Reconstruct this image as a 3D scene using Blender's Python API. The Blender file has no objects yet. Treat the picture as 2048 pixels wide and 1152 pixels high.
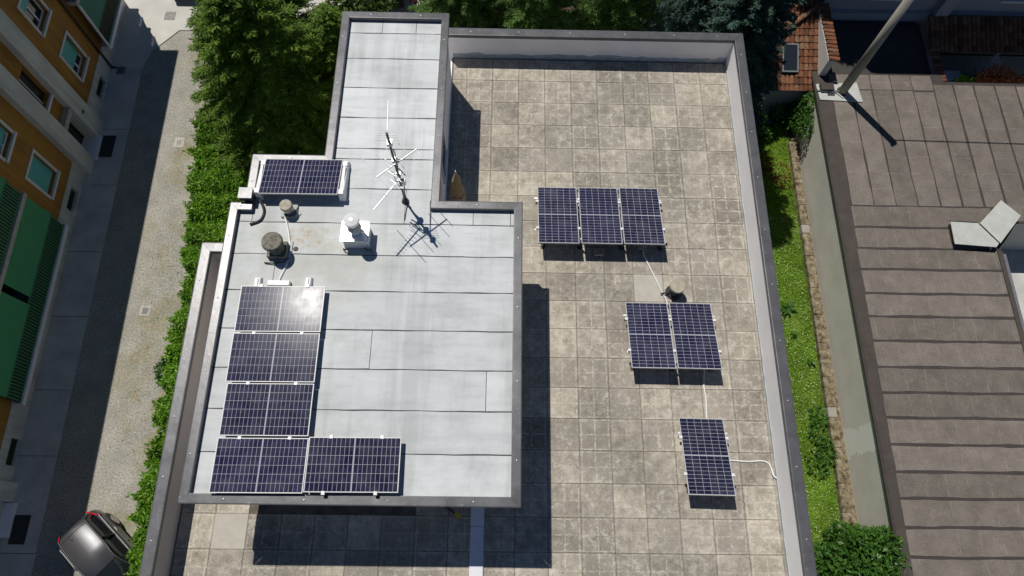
import bpy, bmesh, math, random
import numpy as np
from mathutils import Vector, Matrix

random.seed(7)
rng = np.random.default_rng(7)
scene = bpy.context.scene
COL = scene.collection
G = -11.0            # street and garden level (the roof terrace is z = 0)
RZ = 2.38            # surface of the raised roof
GZ = -8.5            # surface of the garage roof

# ------------------------------------------------------------------ camera
cam_d = bpy.data.cameras.new('camera')
cam = bpy.data.objects.new('camera', cam_d)
COL.objects.link(cam)
F_px = 1412.07
pitch, yaw, roll = math.radians(68.49525), math.radians(1.8472), math.radians(2.61584)
fw = Vector((math.cos(pitch)*math.sin(yaw), math.cos(pitch)*math.cos(yaw), -math.sin(pitch)))
r0 = Vector((math.cos(yaw), -math.sin(yaw), 0)); u0 = r0.cross(fw)
rt = math.cos(roll)*r0 + math.sin(roll)*u0
up = -math.sin(roll)*r0 + math.cos(roll)*u0
M = Matrix((rt, up, -fw)).transposed().to_4x4()
M.translation = Vector((-5.36426, -13.23547, 16.10008))
cam.matrix_world = M
cam_d.sensor_width = 36.0
cam_d.lens = F_px/2048*36
cam_d.clip_start = 0.1
cam_d.clip_end = 1500
scene.camera = cam

# ------------------------------------------------------------------ light
SUNV = Vector((-0.294, 0.418, 1.0)).normalized()       # towards the sun
elev = math.asin(SUNV.z)
world = bpy.data.worlds.new('World'); scene.world = world
world.use_nodes = True
wn = world.node_tree
for n in list(wn.nodes): wn.nodes.remove(n)
sky = wn.nodes.new('ShaderNodeTexSky'); sky.sky_type = 'NISHITA'
sky.sun_disc = False
sky.air_density = 0.8; sky.dust_density = 0.1; sky.ozone_density = 2.5
sky.sun_elevation = elev
sky.sun_rotation = math.atan2(SUNV.x, SUNV.y)
bgn = wn.nodes.new('ShaderNodeBackground'); bgn.inputs['Strength'].default_value = 0.062
won = wn.nodes.new('ShaderNodeOutputWorld')
hs = wn.nodes.new('ShaderNodeHueSaturation'); hs.inputs['Saturation'].default_value = 1.18
wn.links.new(sky.outputs[0], hs.inputs['Color']); wn.links.new(hs.outputs[0], bgn.inputs[0]); wn.links.new(bgn.outputs[0], won.inputs[0])
sun_d = bpy.data.lights.new('sun', 'SUN'); sun_d.energy = 5.0
sun_d.angle = math.radians(0.53); sun_d.color = (1.0, 0.96, 0.89)
sun = bpy.data.objects.new('sun', sun_d); COL.objects.link(sun)
sun.rotation_euler = SUNV.to_track_quat('Z', 'Y').to_euler()
sun.location = (-20, 30, 60)
scene.view_settings.view_transform = 'Standard'
scene.view_settings.look = 'None'
scene.view_settings.exposure = -0.35
scene.view_settings.gamma = 1.0
scene.view_settings.use_curve_mapping = False
scene.render.engine = 'CYCLES'
scene.cycles.max_bounces = 6

# ------------------------------------------------------------------ materials
class N:
    def __init__(s, name):
        s.m = bpy.data.materials.new(name); s.m.use_nodes = True
        s.t = s.m.node_tree; s.b = s.t.nodes['Principled BSDF']
    def new(s, typ): return s.t.nodes.new(typ)
    def put(s, sock, v):
        if v is None: return
        if hasattr(v, 'is_output'): s.t.links.new(v, sock)
        else:
            if isinstance(v, (tuple, list)) and len(v) == 3 and sock.type == 'RGBA': v = (*v, 1)
            sock.default_value = v
    def coord(s, kind='Object'):
        if kind == 'World':
            return s.new('ShaderNodeNewGeometry').outputs['Position']
        return s.new('ShaderNodeTexCoord').outputs[kind]
    def rnd(s): return s.new('ShaderNodeObjectInfo').outputs['Random']
    def island(s): return s.new('ShaderNodeNewGeometry').outputs['Random Per Island']
    def noise(s, vec, scale, detail=3, rough=.55, col=False):
        n = s.new('ShaderNodeTexNoise'); s.put(n.inputs['Vector'], vec)
        n.inputs['Scale'].default_value = scale; n.inputs['Detail'].default_value = detail
        n.inputs['Roughness'].default_value = rough
        return n.outputs['Color' if col else 'Fac']
    def voro(s, vec, scale, out='Distance'):
        n = s.new('ShaderNodeTexVoronoi'); s.put(n.inputs['Vector'], vec)
        n.inputs['Scale'].default_value = scale; return n.outputs[out]
    def ramp(s, f, stops, interp='LINEAR'):
        n = s.new('ShaderNodeValToRGB'); s.put(n.inputs[0], f); n.color_ramp.interpolation = interp
        e = n.color_ramp.elements
        while len(e) < len(stops): e.new(.5)
        for i, (p, c) in enumerate(stops):
            e[i].position = p
            e[i].color = (c, c, c, 1) if isinstance(c, (int, float)) else (*c, 1)
        return n.outputs[0]
    def mix(s, f, a, b, typ='MIX'):
        n = s.new('ShaderNodeMix'); n.data_type = 'RGBA'; n.blend_type = typ
        s.put(n.inputs[0], f); s.put(n.inputs[6], a); s.put(n.inputs[7], b)
        return n.outputs[2]
    def math(s, op, a, b=None, clamp=False):
        n = s.new('ShaderNodeMath'); n.operation = op; n.use_clamp = clamp
        s.put(n.inputs[0], a)
        if b is not None: s.put(n.inputs[1], b)
        return n.outputs[0]
    def vmath(s, op, a, b=None, scale=None):
        n = s.new('ShaderNodeVectorMath'); n.operation = op
        s.put(n.inputs[0], a)
        if b is not None: s.put(n.inputs[1], b)
        if scale is not None: s.put(n.inputs[3], scale)
        return n.outputs[0]
    def sep(s, v):
        n = s.new('ShaderNodeSeparateXYZ'); s.put(n.inputs[0], v); return n.outputs
    def comb(s, x, y, z):
        n = s.new('ShaderNodeCombineXYZ'); s.put(n.inputs[0], x); s.put(n.inputs[1], y); s.put(n.inputs[2], z)
        return n.outputs[0]
    def bump(s, h, strength=.3, dist=.01):
        n = s.new('ShaderNodeBump'); s.put(n.inputs['Height'], h)
        n.inputs['Strength'].default_value = strength; n.inputs['Distance'].default_value = dist
        s.t.links.new(n.outputs[0], s.b.inputs['Normal'])
    def done(s, col=None, rough=None, metal=None, spec=None, coat=None):
        s.put(s.b.inputs['Base Color'], col); s.put(s.b.inputs['Roughness'], rough)
        s.put(s.b.inputs['Metallic'], metal); s.put(s.b.inputs['Specular IOR Level'], spec)
        s.put(s.b.inputs['Coat Weight'], coat)
        return s.m

def mk_plain(name, c, rough=.6, metal=0, spec=.5, var=.12, scale=3.0, fine=0, bump=0, coat=None):
    n = N(name); p = n.coord('World')
    f = n.noise(p, scale, 5, .6)
    lo = tuple(x*(1-var) for x in c); hi = tuple(min(1, x*(1+var)) for x in c)
    col = n.ramp(f, [(.3, lo), (.7, hi)])
    if fine:
        f2 = n.noise(p, 90, 2); col = n.mix(fine, col, n.ramp(f2, [(.35, .35), (.65, 1.0)]), 'MULTIPLY')
    if bump: n.bump(n.noise(p, 60, 4), bump, .01)
    return n.done(col, rough, metal, spec, coat)

def mk_render(name, c, amt=.3):
    n = N(name); p = n.coord('World'); x, y, z = n.sep(p)
    st = n.noise(n.comb(n.math('MULTIPLY', y, 2.2), n.math('MULTIPLY', z, .22), 1.0), 1.6, 6, .7)
    col = n.ramp(n.noise(p, 1.1, 5, .6), [(.3, tuple(v*.88 for v in c)), (.7, tuple(min(1, v*1.08) for v in c))])
    col = n.mix(1, col, n.ramp(st, [(.35, 1-amt), (.6, 1.0)]), 'MULTIPLY')
    n.bump(n.noise(p, 70, 3), .15, .005)
    return n.done(col, .92, 0, .2)

def mk_slab():
    n = N('weathered_concrete_slab'); o = n.coord('Object'); r = n.rnd()
    off = n.comb(n.math('MULTIPLY', r, 91.7), n.math('MULTIPLY', r, 37.3), n.math('MULTIPLY', r, 13.1))
    v = n.vmath('ADD', o, off); p = n.coord('World'); x, y, z = n.sep(o)
    ax = n.math('ABSOLUTE', x); ay = n.math('ABSOLUTE', y)
    a = n.noise(v, 4.6, 8, .74)
    base = n.ramp(a, [(.32, (.255, .233, .203)), (.46, (.36, .334, .293)), (.56, (.43, .402, .354)), (.70, (.55, .52, .465))])
    # each slab has a tone of its own
    tone = n.math('FRACT', n.math('MULTIPLY', r, 17.31))
    base = n.mix(1, base, n.ramp(tone, [(0, (.70, .685, .67)), (.25, (.87, .855, .835)), (.7, (1.02, 1.0, .97)), (1, (1.13, 1.105, 1.06))]), 'MULTIPLY')
    flat = n.math('GREATER_THAN', n.math('FRACT', n.math('MULTIPLY', r, 5.77)), .68)
    base = n.mix(n.math('MULTIPLY', flat, .78), base, (.31, .284, .247))
    # broad weathering over the whole terrace
    w = n.noise(p, .55, 4, .6)
    base = n.mix(1, base, n.ramp(w, [(.34, .74), (.66, 1.16)]), 'MULTIPLY')
    # lime bloom along the mid lines of the pads below and along the slab rim
    wob = n.math('MULTIPLY', n.math('SUBTRACT', n.noise(v, 9, 2), .5), .05)
    lx = n.ramp(n.math('ABSOLUTE', n.math('ADD', x, wob)), [(.003, 1.0), (.022, 0.0)])
    ly = n.ramp(n.math('ABSOLUTE', n.math('ADD', y, wob)), [(.003, 1.0), (.022, 0.0)])
    ex = n.ramp(n.math('ABSOLUTE', n.math('SUBTRACT', n.math('ADD', ax, wob), .312)), [(.003, 1.0), (.02, 0.0)])
    ey = n.ramp(n.math('ABSOLUTE', n.math('SUBTRACT', n.math('ADD', ay, wob), .325)), [(.003, 1.0), (.018, 0.0)])
    ln = n.math('MAXIMUM', n.math('MAXIMUM', lx, ly), n.math('MAXIMUM', ex, ey))
    brk = n.ramp(n.noise(v, 13, 6, .8), [(.45, 0.0), (.58, 1.0)])
    base = n.mix(.55, base, n.ramp(n.noise(v, 34, 4, .8), [(.34, .62), (.52, 1.0), (.7, 1.3)]), 'MULTIPLY')
    base = n.mix(n.math('MULTIPLY', n.math('MULTIPLY', ln, brk), n.ramp(n.math('FRACT', n.math('MULTIPLY', r, 7.93)), [(.1, .25), (.5, .6), (.9, .95)])), base, (.66, .625, .545))
    base = n.mix(1, base, (.965, .945, .905), 'MULTIPLY')
    vx, vy, vz = n.sep(v)
    s1 = n.ramp(n.noise(n.comb(n.math('MULTIPLY', vx, 4.0), n.math('MULTIPLY', vy, 26.0), 0.0), 1.6, 4, .6), [(.63, 0.0), (.68, 1.0)])
    s2 = n.ramp(n.noise(n.comb(n.math('MULTIPLY', vx, 26.0), n.math('MULTIPLY', vy, 4.0), 5.0), 1.6, 4, .6), [(.64, 0.0), (.69, 1.0)])
    sm_ = n.ramp(n.noise(p, 1.7, 3), [(.42, 0.0), (.58, 1.0)])
    base = n.mix(n.math('MULTIPLY', n.math('MULTIPLY', n.math('MAXIMUM', s1, s2), sm_), .6), base, (.64, .61, .54))
    # bleached patches and run-off stains that ignore the slab grid
    bl = n.math('MULTIPLY', n.ramp(n.noise(p, 5.2, 8, .78), [(.51, 0.0), (.60, 1.0)]), n.ramp(n.noise(p, 1.1, 3), [(.38, .3), (.6, 1.0)]))
    base = n.mix(n.math('MULTIPLY', bl, .45), base, (.66, .625, .55))
    dk = n.ramp(n.noise(n.vmath('ADD', p, (31.0, 7.0, 0.0)), 3.4, 8, .78), [(.53, 0.0), (.64, 1.0)])
    base = n.mix(n.math('MULTIPLY', dk, .36), base, (.16, .143, .122))
    # dirt in the joints
    rim = n.ramp(n.math('MAXIMUM', ax, ay), [(.346, 0.0), (.357, 1.0)])
    base = n.mix(n.math('MULTIPLY', rim, .4), base, (.16, .145, .12))
    # lichen: white dots, black dots
    d = n.noise(v, 42, 2, .5)
    zone = n.ramp(n.noise(p, 1.1, 3), [(.45, 0.0), (.6, 1.0)])
    base = n.mix(n.math('MULTIPLY', n.ramp(d, [(.66, 0.0), (.7, 1.0)]), n.math('ADD', n.math('MULTIPLY', zone, .6), .15)), base, (.58, .56, .5))
    d2 = n.noise(v, 30, 3, .6)
    base = n.mix(n.math('MULTIPLY', n.ramp(d2, [(.66, 0.0), (.72, 1.0)]), zone), base, (.05, .045, .038))
    n.bump(n.noise(v, 70, 4, .7), .35, .006)
    return n.done(base, .88, 0, .3)

def mk_membrane():
    n = N('pale_slate_bitumen_membrane'); p = n.coord('World'); r = n.rnd()
    x, y, z = n.sep(p)
    st = n.noise(n.comb(n.math('MULTIPLY', x, .45), n.math('MULTIPLY', y, 2.6), r), 1.6, 4, .6)
    col = n.ramp(st, [(.25, (.475, .495, .505)), (.5, (.555, .575, .58)), (.8, (.605, .625, .63))])
    tow = n.ramp(n.math('ADD', y, 6.0), [(.0, .97), (1.0, 1.07)])
    col = n.mix(1, col, tow, 'MULTIPLY')
    vb = n.noise(n.comb(n.math('MULTIPLY', x, 1.7), n.math('MULTIPLY', y, .12), 3.0), 1.5, 4, .6)
    col = n.mix(1, col, n.ramp(vb, [(.36, .84), (.5, 1.0), (.7, 1.03)]), 'MULTIPLY')
    cl = n.noise(p, .9, 6, .68)
    col = n.mix(1, col, n.ramp(cl, [(.32, (.82, .825, .805)), (.52, (1, 1, 1)), (.72, (1.04, 1.04, 1.045))]), 'MULTIPLY')
    seep = n.math('MULTIPLY', n.ramp(n.noise(n.comb(n.math('MULTIPLY', x, 1.2), n.math('MULTIPLY', y, 5.5), r), 2.0, 5, .7), [(.56, 0.0), (.72, 1.0)]), .4)
    col = n.mix(seep, col, (.38, .395, .39))
    col = n.mix(1, col, n.ramp(r, [(0, .93), (1, 1.04)]), 'MULTIPLY')
    # greenish puddle dirt around the chimneys and along the western side
    dx = n.math('MULTIPLY', n.math('ADD', x, 9.6), .42); dy = n.math('MULTIPLY', n.math('ADD', y, 7.2), .62)
    dist = n.math('SQRT', n.math('ADD', n.math('MULTIPLY', dx, dx), n.math('MULTIPLY', dy, dy)))
    pud = n.math('MULTIPLY', n.ramp(dist, [(.3, 1.0), (.95, 0.0)]), n.ramp(n.noise(p, 2.2, 5, .65), [(.38, .15), (.62, 1.0)]))
    col = n.mix(n.math('MULTIPLY', pud, .8), col, (.42, .42, .36))
    rx = n.math('MULTIPLY', n.math('ADD', x, 9.55), .9); ry = n.math('MULTIPLY', n.math('ADD', y, 6.75), 1.9)
    rd = n.math('SQRT', n.math('ADD', n.math('MULTIPLY', rx, rx), n.math('MULTIPLY', ry, ry)))
    rust = n.math('MULTIPLY', n.ramp(rd, [(.25, 1.0), (.62, 0.0)]), n.ramp(n.noise(p, 8, 5, .7), [(.50, 0.0), (.60, 1.0)]))
    col = n.mix(n.math('MULTIPLY', rust, .75), col, (.40, .27, .15))
    # scuffs
    col = n.mix(n.math('MULTIPLY', n.ramp(n.noise(p, 5.5, 6, .7), [(.63, 0.0), (.75, 1.0)]), .35), col, (.36, .38, .40))
    col = n.mix(n.ramp(n.voro(p, 2.1), [(.012, .6), (.02, 0.0)]), col, (.16, .16, .17))
    n.bump(n.math('ADD', n.noise(p, 160, 2), n.math('MULTIPLY', n.noise(p, 2.4, 3), 9.0)), .25, .004)
    return n.done(col, .62, 0, .35)

def mk_coping():
    n = N('brown_grey_coated_sheet_metal'); p = n.coord('World')
    f = n.noise(p, 2.3, 5, .65)
    col = n.ramp(f, [(.3, (.094, .094, .100)), (.7, (.130, .129, .136))])
    col = n.mix(n.math('MULTIPLY', n.ramp(n.noise(p, 11, 4, .7), [(.6, 0.0), (.72, 1.0)]), .4), col, (.30, .29, .30))
    n.bump(n.noise(p, 4, 2), .1, .02)
    return n.done(col, n.ramp(f, [(.3, .27), (.7, .36)]), .22, .25)

def mk_street():
    n = N('worn_gravelly_asphalt'); p = n.coord('World'); x, y, z = n.sep(p)
    f = n.noise(p, 15, 5, .8); g = n.noise(p, 1.2, 5, .6)
    col = n.ramp(f, [(.32, (.17, .16, .135)), (.5, (.315, .30, .26)), (.68, (.53, .51, .45))])
    col = n.mix(1, col, n.ramp(g, [(.3, .82), (.7, 1.12)]), 'MULTIPLY')
    # moss and dry weeds spread from the hedge side
    side = n.ramp(n.math('MULTIPLY', n.math('ADD', x, 22.0), .2), [(.2, .15), (.45, 1.0)])
    blot = n.ramp(n.noise(p, .62, 5, .62), [(.46, 0.0), (.62, 1.0)])
    fine = n.ramp(n.noise(p, 9, 4, .7), [(.36, 0.0), (.56, 1.0)])
    wm = n.math('MULTIPLY', n.math('MULTIPLY', blot, fine), side)
    col = n.mix(n.math('MULTIPLY', wm, .7), col, n.ramp(n.noise(p, 3, 2), [(.4, (.15, .16, .04)), (.6, (.27, .2, .09))]))
    n.bump(f, .6, .012)
    return n.done(col, .92, 0, .3)

def mk_grass_ground():
    n = N('lawn_soil'); p = n.coord('World')
    col = n.ramp(n.noise(p, 1.4, 5, .65), [(.3, (.06, .10, .012)), (.55, (.11, .18, .02)), (.75, (.17, .20, .04))])
    return n.done(col, .95, 0, .2)

def mk_leaf(name, lo, hi, trans=.25, rough=.5):
    n = N(name); i = n.island(); p = n.coord('World')
    c = n.ramp(i, [(0, lo), (1, hi)])
    c = n.mix(1, c, n.ramp(n.noise(p, .9, 3), [(.3, .72), (.7, 1.25)]), 'MULTIPLY')
    n.done(c, rough, 0, .22)
    tr = n.new('ShaderNodeBsdfTranslucent'); n.put(tr.inputs[0], n.mix(1, c, (1.2, 1.25, .6), 'MULTIPLY'))
    ms = n.new('ShaderNodeMixShader'); ms.inputs[0].default_value = trans
    n.t.links.new(n.b.outputs[0], ms.inputs[1]); n.t.links.new(tr.outputs[0], ms.inputs[2])
    n.t.links.new(ms.outputs[0], n.t.nodes['Material Output'].inputs[0])
    return n.m

def mk_garage_roof():
    n = N('brown_grey_slate_felt'); p = n.coord('World'); r = n.rnd()
    x, y, z = n.sep(p)
    f = n.noise(p, 1.3, 6, .65)
    col = n.ramp(f, [(.3, (.128, .110, .094)), (.7, (.20, .172, .148))])
    col = n.mix(1, col, n.ramp(r, [(0, .84), (1, 1.14)]), 'MULTIPLY')
    # faint runs at right angles to the sheets
    sc = n.ramp(n.noise(n.comb(n.math('MULTIPLY', x, 7), n.math('MULTIPLY', y, .8), r), 1.6, 3, .5), [(.62, 0.0), (.68, 1.0)])
    col = n.mix(n.math('MULTIPLY', sc, .22), col, (.22, .2, .18))
    col = n.mix(.75, col, n.ramp(n.noise(p, 16, 5, .8), [(.3, .55), (.5, 1.0), (.7, 1.3)]), 'MULTIPLY')
    q = n.mix(n.math('GREATER_THAN', y, .22), n.comb(x, x, x), n.comb(y, y, y)); q = n.sep(q)[0]
    fr = n.math('ABSOLUTE', n.math('SUBTRACT', n.math('FRACT', n.math('ADD', n.math('MULTIPLY', q, 1.35), n.math('MULTIPLY', n.noise(p, .8, 3), .35))), .5))
    cl = n.math('MULTIPLY', n.ramp(fr, [(.006, 1.0), (.022, 0.0)]), n.ramp(n.noise(p, 2.2, 4, .7), [(.42, 0.0), (.6, 1.0)]))
    col = n.mix(n.math('MULTIPLY', cl, .5), col, (.33, .30, .27))
    pale = n.ramp(n.noise(p, 3.1, 6, .75), [(.56, 0.0), (.72, 1.0)])
    col = n.mix(n.math('MULTIPLY', pale, .3), col, (.30, .27, .245))
    n.bump(n.noise(p, 14, 4, .8), .4, .012)
    return n.done(col, .85, 0, .3)

def mk_kerb():
    n = N('mossy_kerb_concrete'); p = n.coord('World')
    col = n.ramp(n.noise(p, 4, 6, .7), [(.36, (.05, .04, .022)), (.48, (.17, .135, .085)), (.66, (.33, .285, .20))])
    n.bump(n.noise(p, 30, 4), .5, .01)
    return n.done(col, .92, 0, .2)

def mk_terracotta():
    n = N('terracotta_tile'); r = n.rnd(); p = n.coord('World')
    col = n.ramp(r, [(0, (.09, .036, .02)), (.4, (.19, .068, .03)), (.75, (.26, .105, .05)), (1, (.24, .145, .09))])
    col = n.mix(n.math('MULTIPLY', n.ramp(n.noise(p, 9, 4, .65), [(.45, 0.0), (.6, 1.0)]), .7), col, (.06, .048, .035))
    return n.done(col, .85, 0, .25)

def mk_cell():
    n = N('dark_blue_solar_cell'); p = n.coord('World'); i = n.island(); r = n.rnd()
    col = n.ramp(i, [(0, (.011, .011, .036)), (1, (.016, .016, .05))])
    col = n.mix(1, col, n.ramp(r, [(0, .8), (1, 1.25)]), 'MULTIPLY')
    dust = n.ramp(n.noise(p, 2.4, 7, .75), [(.42, 0.0), (.7, 1.0)])
    col = n.mix(n.math('MULTIPLY', dust, .12), col, (.35, .36, .42))
    n.bump(n.noise(p, 6, 3), .012, .01)
    return n.done(col, n.ramp(n.noise(p, 5, 4), [(.3, .15), (.7, .185)]), 0, .026)

def mk_carpaint():
    n = N('silver_grey_car_paint')
    return n.done((.10, .10, .106), .4, .55, .4, .35)

def mk_garage_wall():
    n = N('olive_grey_render'); p = n.coord('World')
    col = n.ramp(n.noise(p, .8, 6, .7), [(.3, (.53, .51, .445)), (.7, (.64, .615, .545))])
    col = n.mix(n.math('MULTIPLY', n.ramp(n.noise(p, 13, 4, .7), [(.66, 0.0), (.7, 1.0)]), .4), col, (.3, .29, .22))
    x, y, z = n.sep(p)
    patch = n.math('MULTIPLY', n.ramp(n.math('ABSOLUTE', n.math('ADD', n.math('ADD', y, 8.75), n.math('MULTIPLY', n.math('SUBTRACT', n.noise(p, 1.6, 2), .5), 1.1))), [(.50, 1.0), (.52, 0.0)]), n.math('LESS_THAN', y, -8))
    col = n.mix(n.math('MULTIPLY', patch, .9), col, (.74, .74, .67))
    n.bump(n.noise(p, 45, 3), .2, .006)
    return n.done(col, .9, 0, .2)

M_ = dict(
    slab=mk_slab(), membrane=mk_membrane(), coping=mk_coping(), street=mk_street(),
    slab_new=mk_plain('newer_pale_slab', (.46, .43, .37), .88, var=.08, scale=4, fine=.15),
    bitumen=mk_plain('black_bitumen', (.035, .035, .038), .7),
    joint=mk_plain('terrace_joint_fill', (.12, .105, .085), .95, var=.4, scale=5),
    plaster=mk_plain('lilac_grey_render', (.86, .835, .83), .88, var=.05, scale=1.2, bump=.1),
    plaster_brown=mk_plain('taupe_render', (.46, .425, .405), .9, var=.06, scale=1.2, bump=.1),
    upstand=mk_plain('grey_membrane_upstand', (.40, .44, .46), .7, var=.2, scale=5),
    frame=mk_plain('anodised_aluminium', (.50, .50, .495), .5, .2, .3, var=.05),
    backsheet=mk_plain('white_backsheet_under_glass', (.35, .36, .39), .17, 0, .022, var=.04),
    cell=mk_cell(),
    under=mk_plain('module_underside', (.25, .25, .26), .6),
    white=mk_plain('white_plastic', (.70, .70, .69), .42, var=.06, scale=6),
    whitemetal=mk_plain('white_enamelled_metal', (.86, .855, .83), .16, .25, .5, var=.03, scale=4),
    rubber=mk_plain('black_rubber', (.022, .022, .024), .6),
    galv=mk_plain('galvanised_steel', (.42, .42, .41), .4, .8, var=.15, scale=8),
    alu=mk_plain('bright_aluminium', (.74, .74, .74), .4, .15, var=.08),
    mast=mk_plain('weathered_mast_steel', (.13, .125, .12), .55, .5, var=.3, scale=14),
    chimney=mk_plain('lichen_cement', (.205, .19, .155), .93, var=.55, scale=14, fine=.5, bump=.5),
    chimney_pale=mk_plain('pale_cement', (.43, .385, .305), .92, var=.2, scale=10, fine=.3, bump=.4),
    orange=mk_render('ochre_orange_render', (.36, .185, .045), .3),
    whitewash=mk_render('off_white_render', (.58, .58, .55), .25),
    stone=mk_plain('pale_window_stone', (.60, .58, .55), .8, var=.06),
    teal=mk_plain('turquoise_roller_shutter', (.10, .42, .40), .6, var=.06),
    glass=mk_plain('dark_window_glass', (.02, .025, .03), .06, 0, .6, var=.05),
    green_dark=mk_plain('dark_green_grille', (.018, .04, .018), .6),
    awning=mk_plain('green_awning_cloth', (.045, .25, .11), .8, var=.06),
    awning_teal=mk_plain('bluish_green_awning_cloth', (.035, .16, .115), .8, var=.06),
    rail_green=mk_plain('green_railing_paint', (.04, .17, .085), .55, var=.1),
    rail_dark=mk_plain('dark_railing_gap', (.012, .03, .018), .7),
    slabgrey=mk_plain('grey_balcony_concrete', (.36, .36, .33), .9, var=.15, scale=5),
    slabwhite=mk_plain('white_balcony_edge', (.68, .68, .72), .8, var=.06),
    pipe=mk_plain('brown_downpipe', (.045, .03, .022), .5, .2),
    pavement=mk_plain('concrete_pavement', (.49, .485, .455), .9, var=.2, scale=1.1, fine=.2, bump=.2),
    yard=mk_plain('pale_courtyard_concrete', (.52, .50, .45), .9, var=.14, scale=.8, fine=.12),
    iron=mk_plain('cast_iron', (.16, .15, .14), .6, .3, var=.3, scale=9),
    ironpale=mk_plain('pale_drain_frame', (.42, .40, .36), .8, var=.2, scale=9),
    mat=mk_plain('dark_door_mat', (.03, .032, .032), .95, var=.2, scale=10),
    soil=mk_plain('garden_soil', (.075, .052, .035), .95, var=.4, scale=3, fine=.3),
    lawn=mk_grass_ground(), kerb=mk_kerb(), garage_wall=mk_garage_wall(), felt=mk_garage_roof(),
    felt_dark=mk_plain('dark_brown_felt', (.062, .05, .043), .85, var=.18, scale=3, fine=.2),
    felt_seam=mk_plain('felt_seam_bitumen', (.042, .034, .03), .75, var=.2),
    capwhite=mk_plain('pale_slate_flashing', (.44, .45, .42), .75, var=.1, scale=3),
    pole=mk_plain('grey_concrete_pole', (.30, .285, .24), .85, var=.15, scale=2, fine=.2),
    tile=mk_terracotta(), tile_bed=mk_plain('mortar_bed', (.10, .07, .05), .95),
    greywall=mk_plain('grey_violet_render', (.30, .29, .32), .9, var=.08),
    darkroof=mk_plain('charcoal_and_annex_shade', (.048, .044, .04), .9, var=.2, scale=2),  # shed charcoal; on the annex the shade is put into this colour
    tan=mk_plain('tan_parasol_cloth', (.42, .30, .17), .9, var=.12, scale=7),
    yellow=mk_plain('yellow_plastic', (.42, .34, .03), .5),
    carpaint=mk_carpaint(), carglass=mk_plain('tinted_car_glass', (.012, .016, .016), .05, 0, .6),
    carblack=mk_plain('black_car_trim', (.02, .02, .02), .5),
    tyre=mk_plain('tyre_rubber', (.025, .025, .025), .85),
    rim=mk_plain('wheel_alloy', (.55, .55, .55), .3, .8),
    redlamp=mk_plain('red_tail_lamp', (.55, .015, .025), .15, 0, .6),
    bark=mk_plain('brown_bark', (.09, .065, .045), .95, var=.3, scale=8),
    blue=mk_plain('blue_tarpaulin', (.05, .10, .28), .6),
    conifer=mk_leaf('dark_conifer_needles', (.035, .085, .008), (.165, .26, .03), .24, .7),
    spruce=mk_leaf('green_spruce_needles', (.036, .085, .014), (.115, .20, .04), .2, .7),
    bluespruce=mk_leaf('blue_spruce_needles', (.022, .05, .036), (.055, .10, .075), .1, .75),
    hedge=mk_leaf('glossy_hedge_leaves', (.05, .16, .010), (.23, .40, .04), .28, .38),
    shrub=mk_leaf('garden_shrub_leaves', (.035, .10, .014), (.085, .19, .03), .25, .4),
    redleaf=mk_leaf('red_maple_leaves', (.09, .012, .012), (.22, .035, .025), .25),
    redflower=mk_leaf('salmon_red_foliage', (.28, .06, .03), (.50, .24, .12), .25),
    magnolia=mk_leaf('olive_broad_leaves', (.035, .07, .014), (.11, .15, .035), .2, .3),
    dryleaf=mk_leaf('dry_brown_leaves', (.22, .14, .07), (.42, .30, .17), .2),
    grass=mk_leaf('bright_lawn_blades', (.11, .235, .012), (.27, .41, .05), .32),
    clover=mk_plain('white_clover_flower', (.55, .6, .38), .8, var=.1),
)

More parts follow.
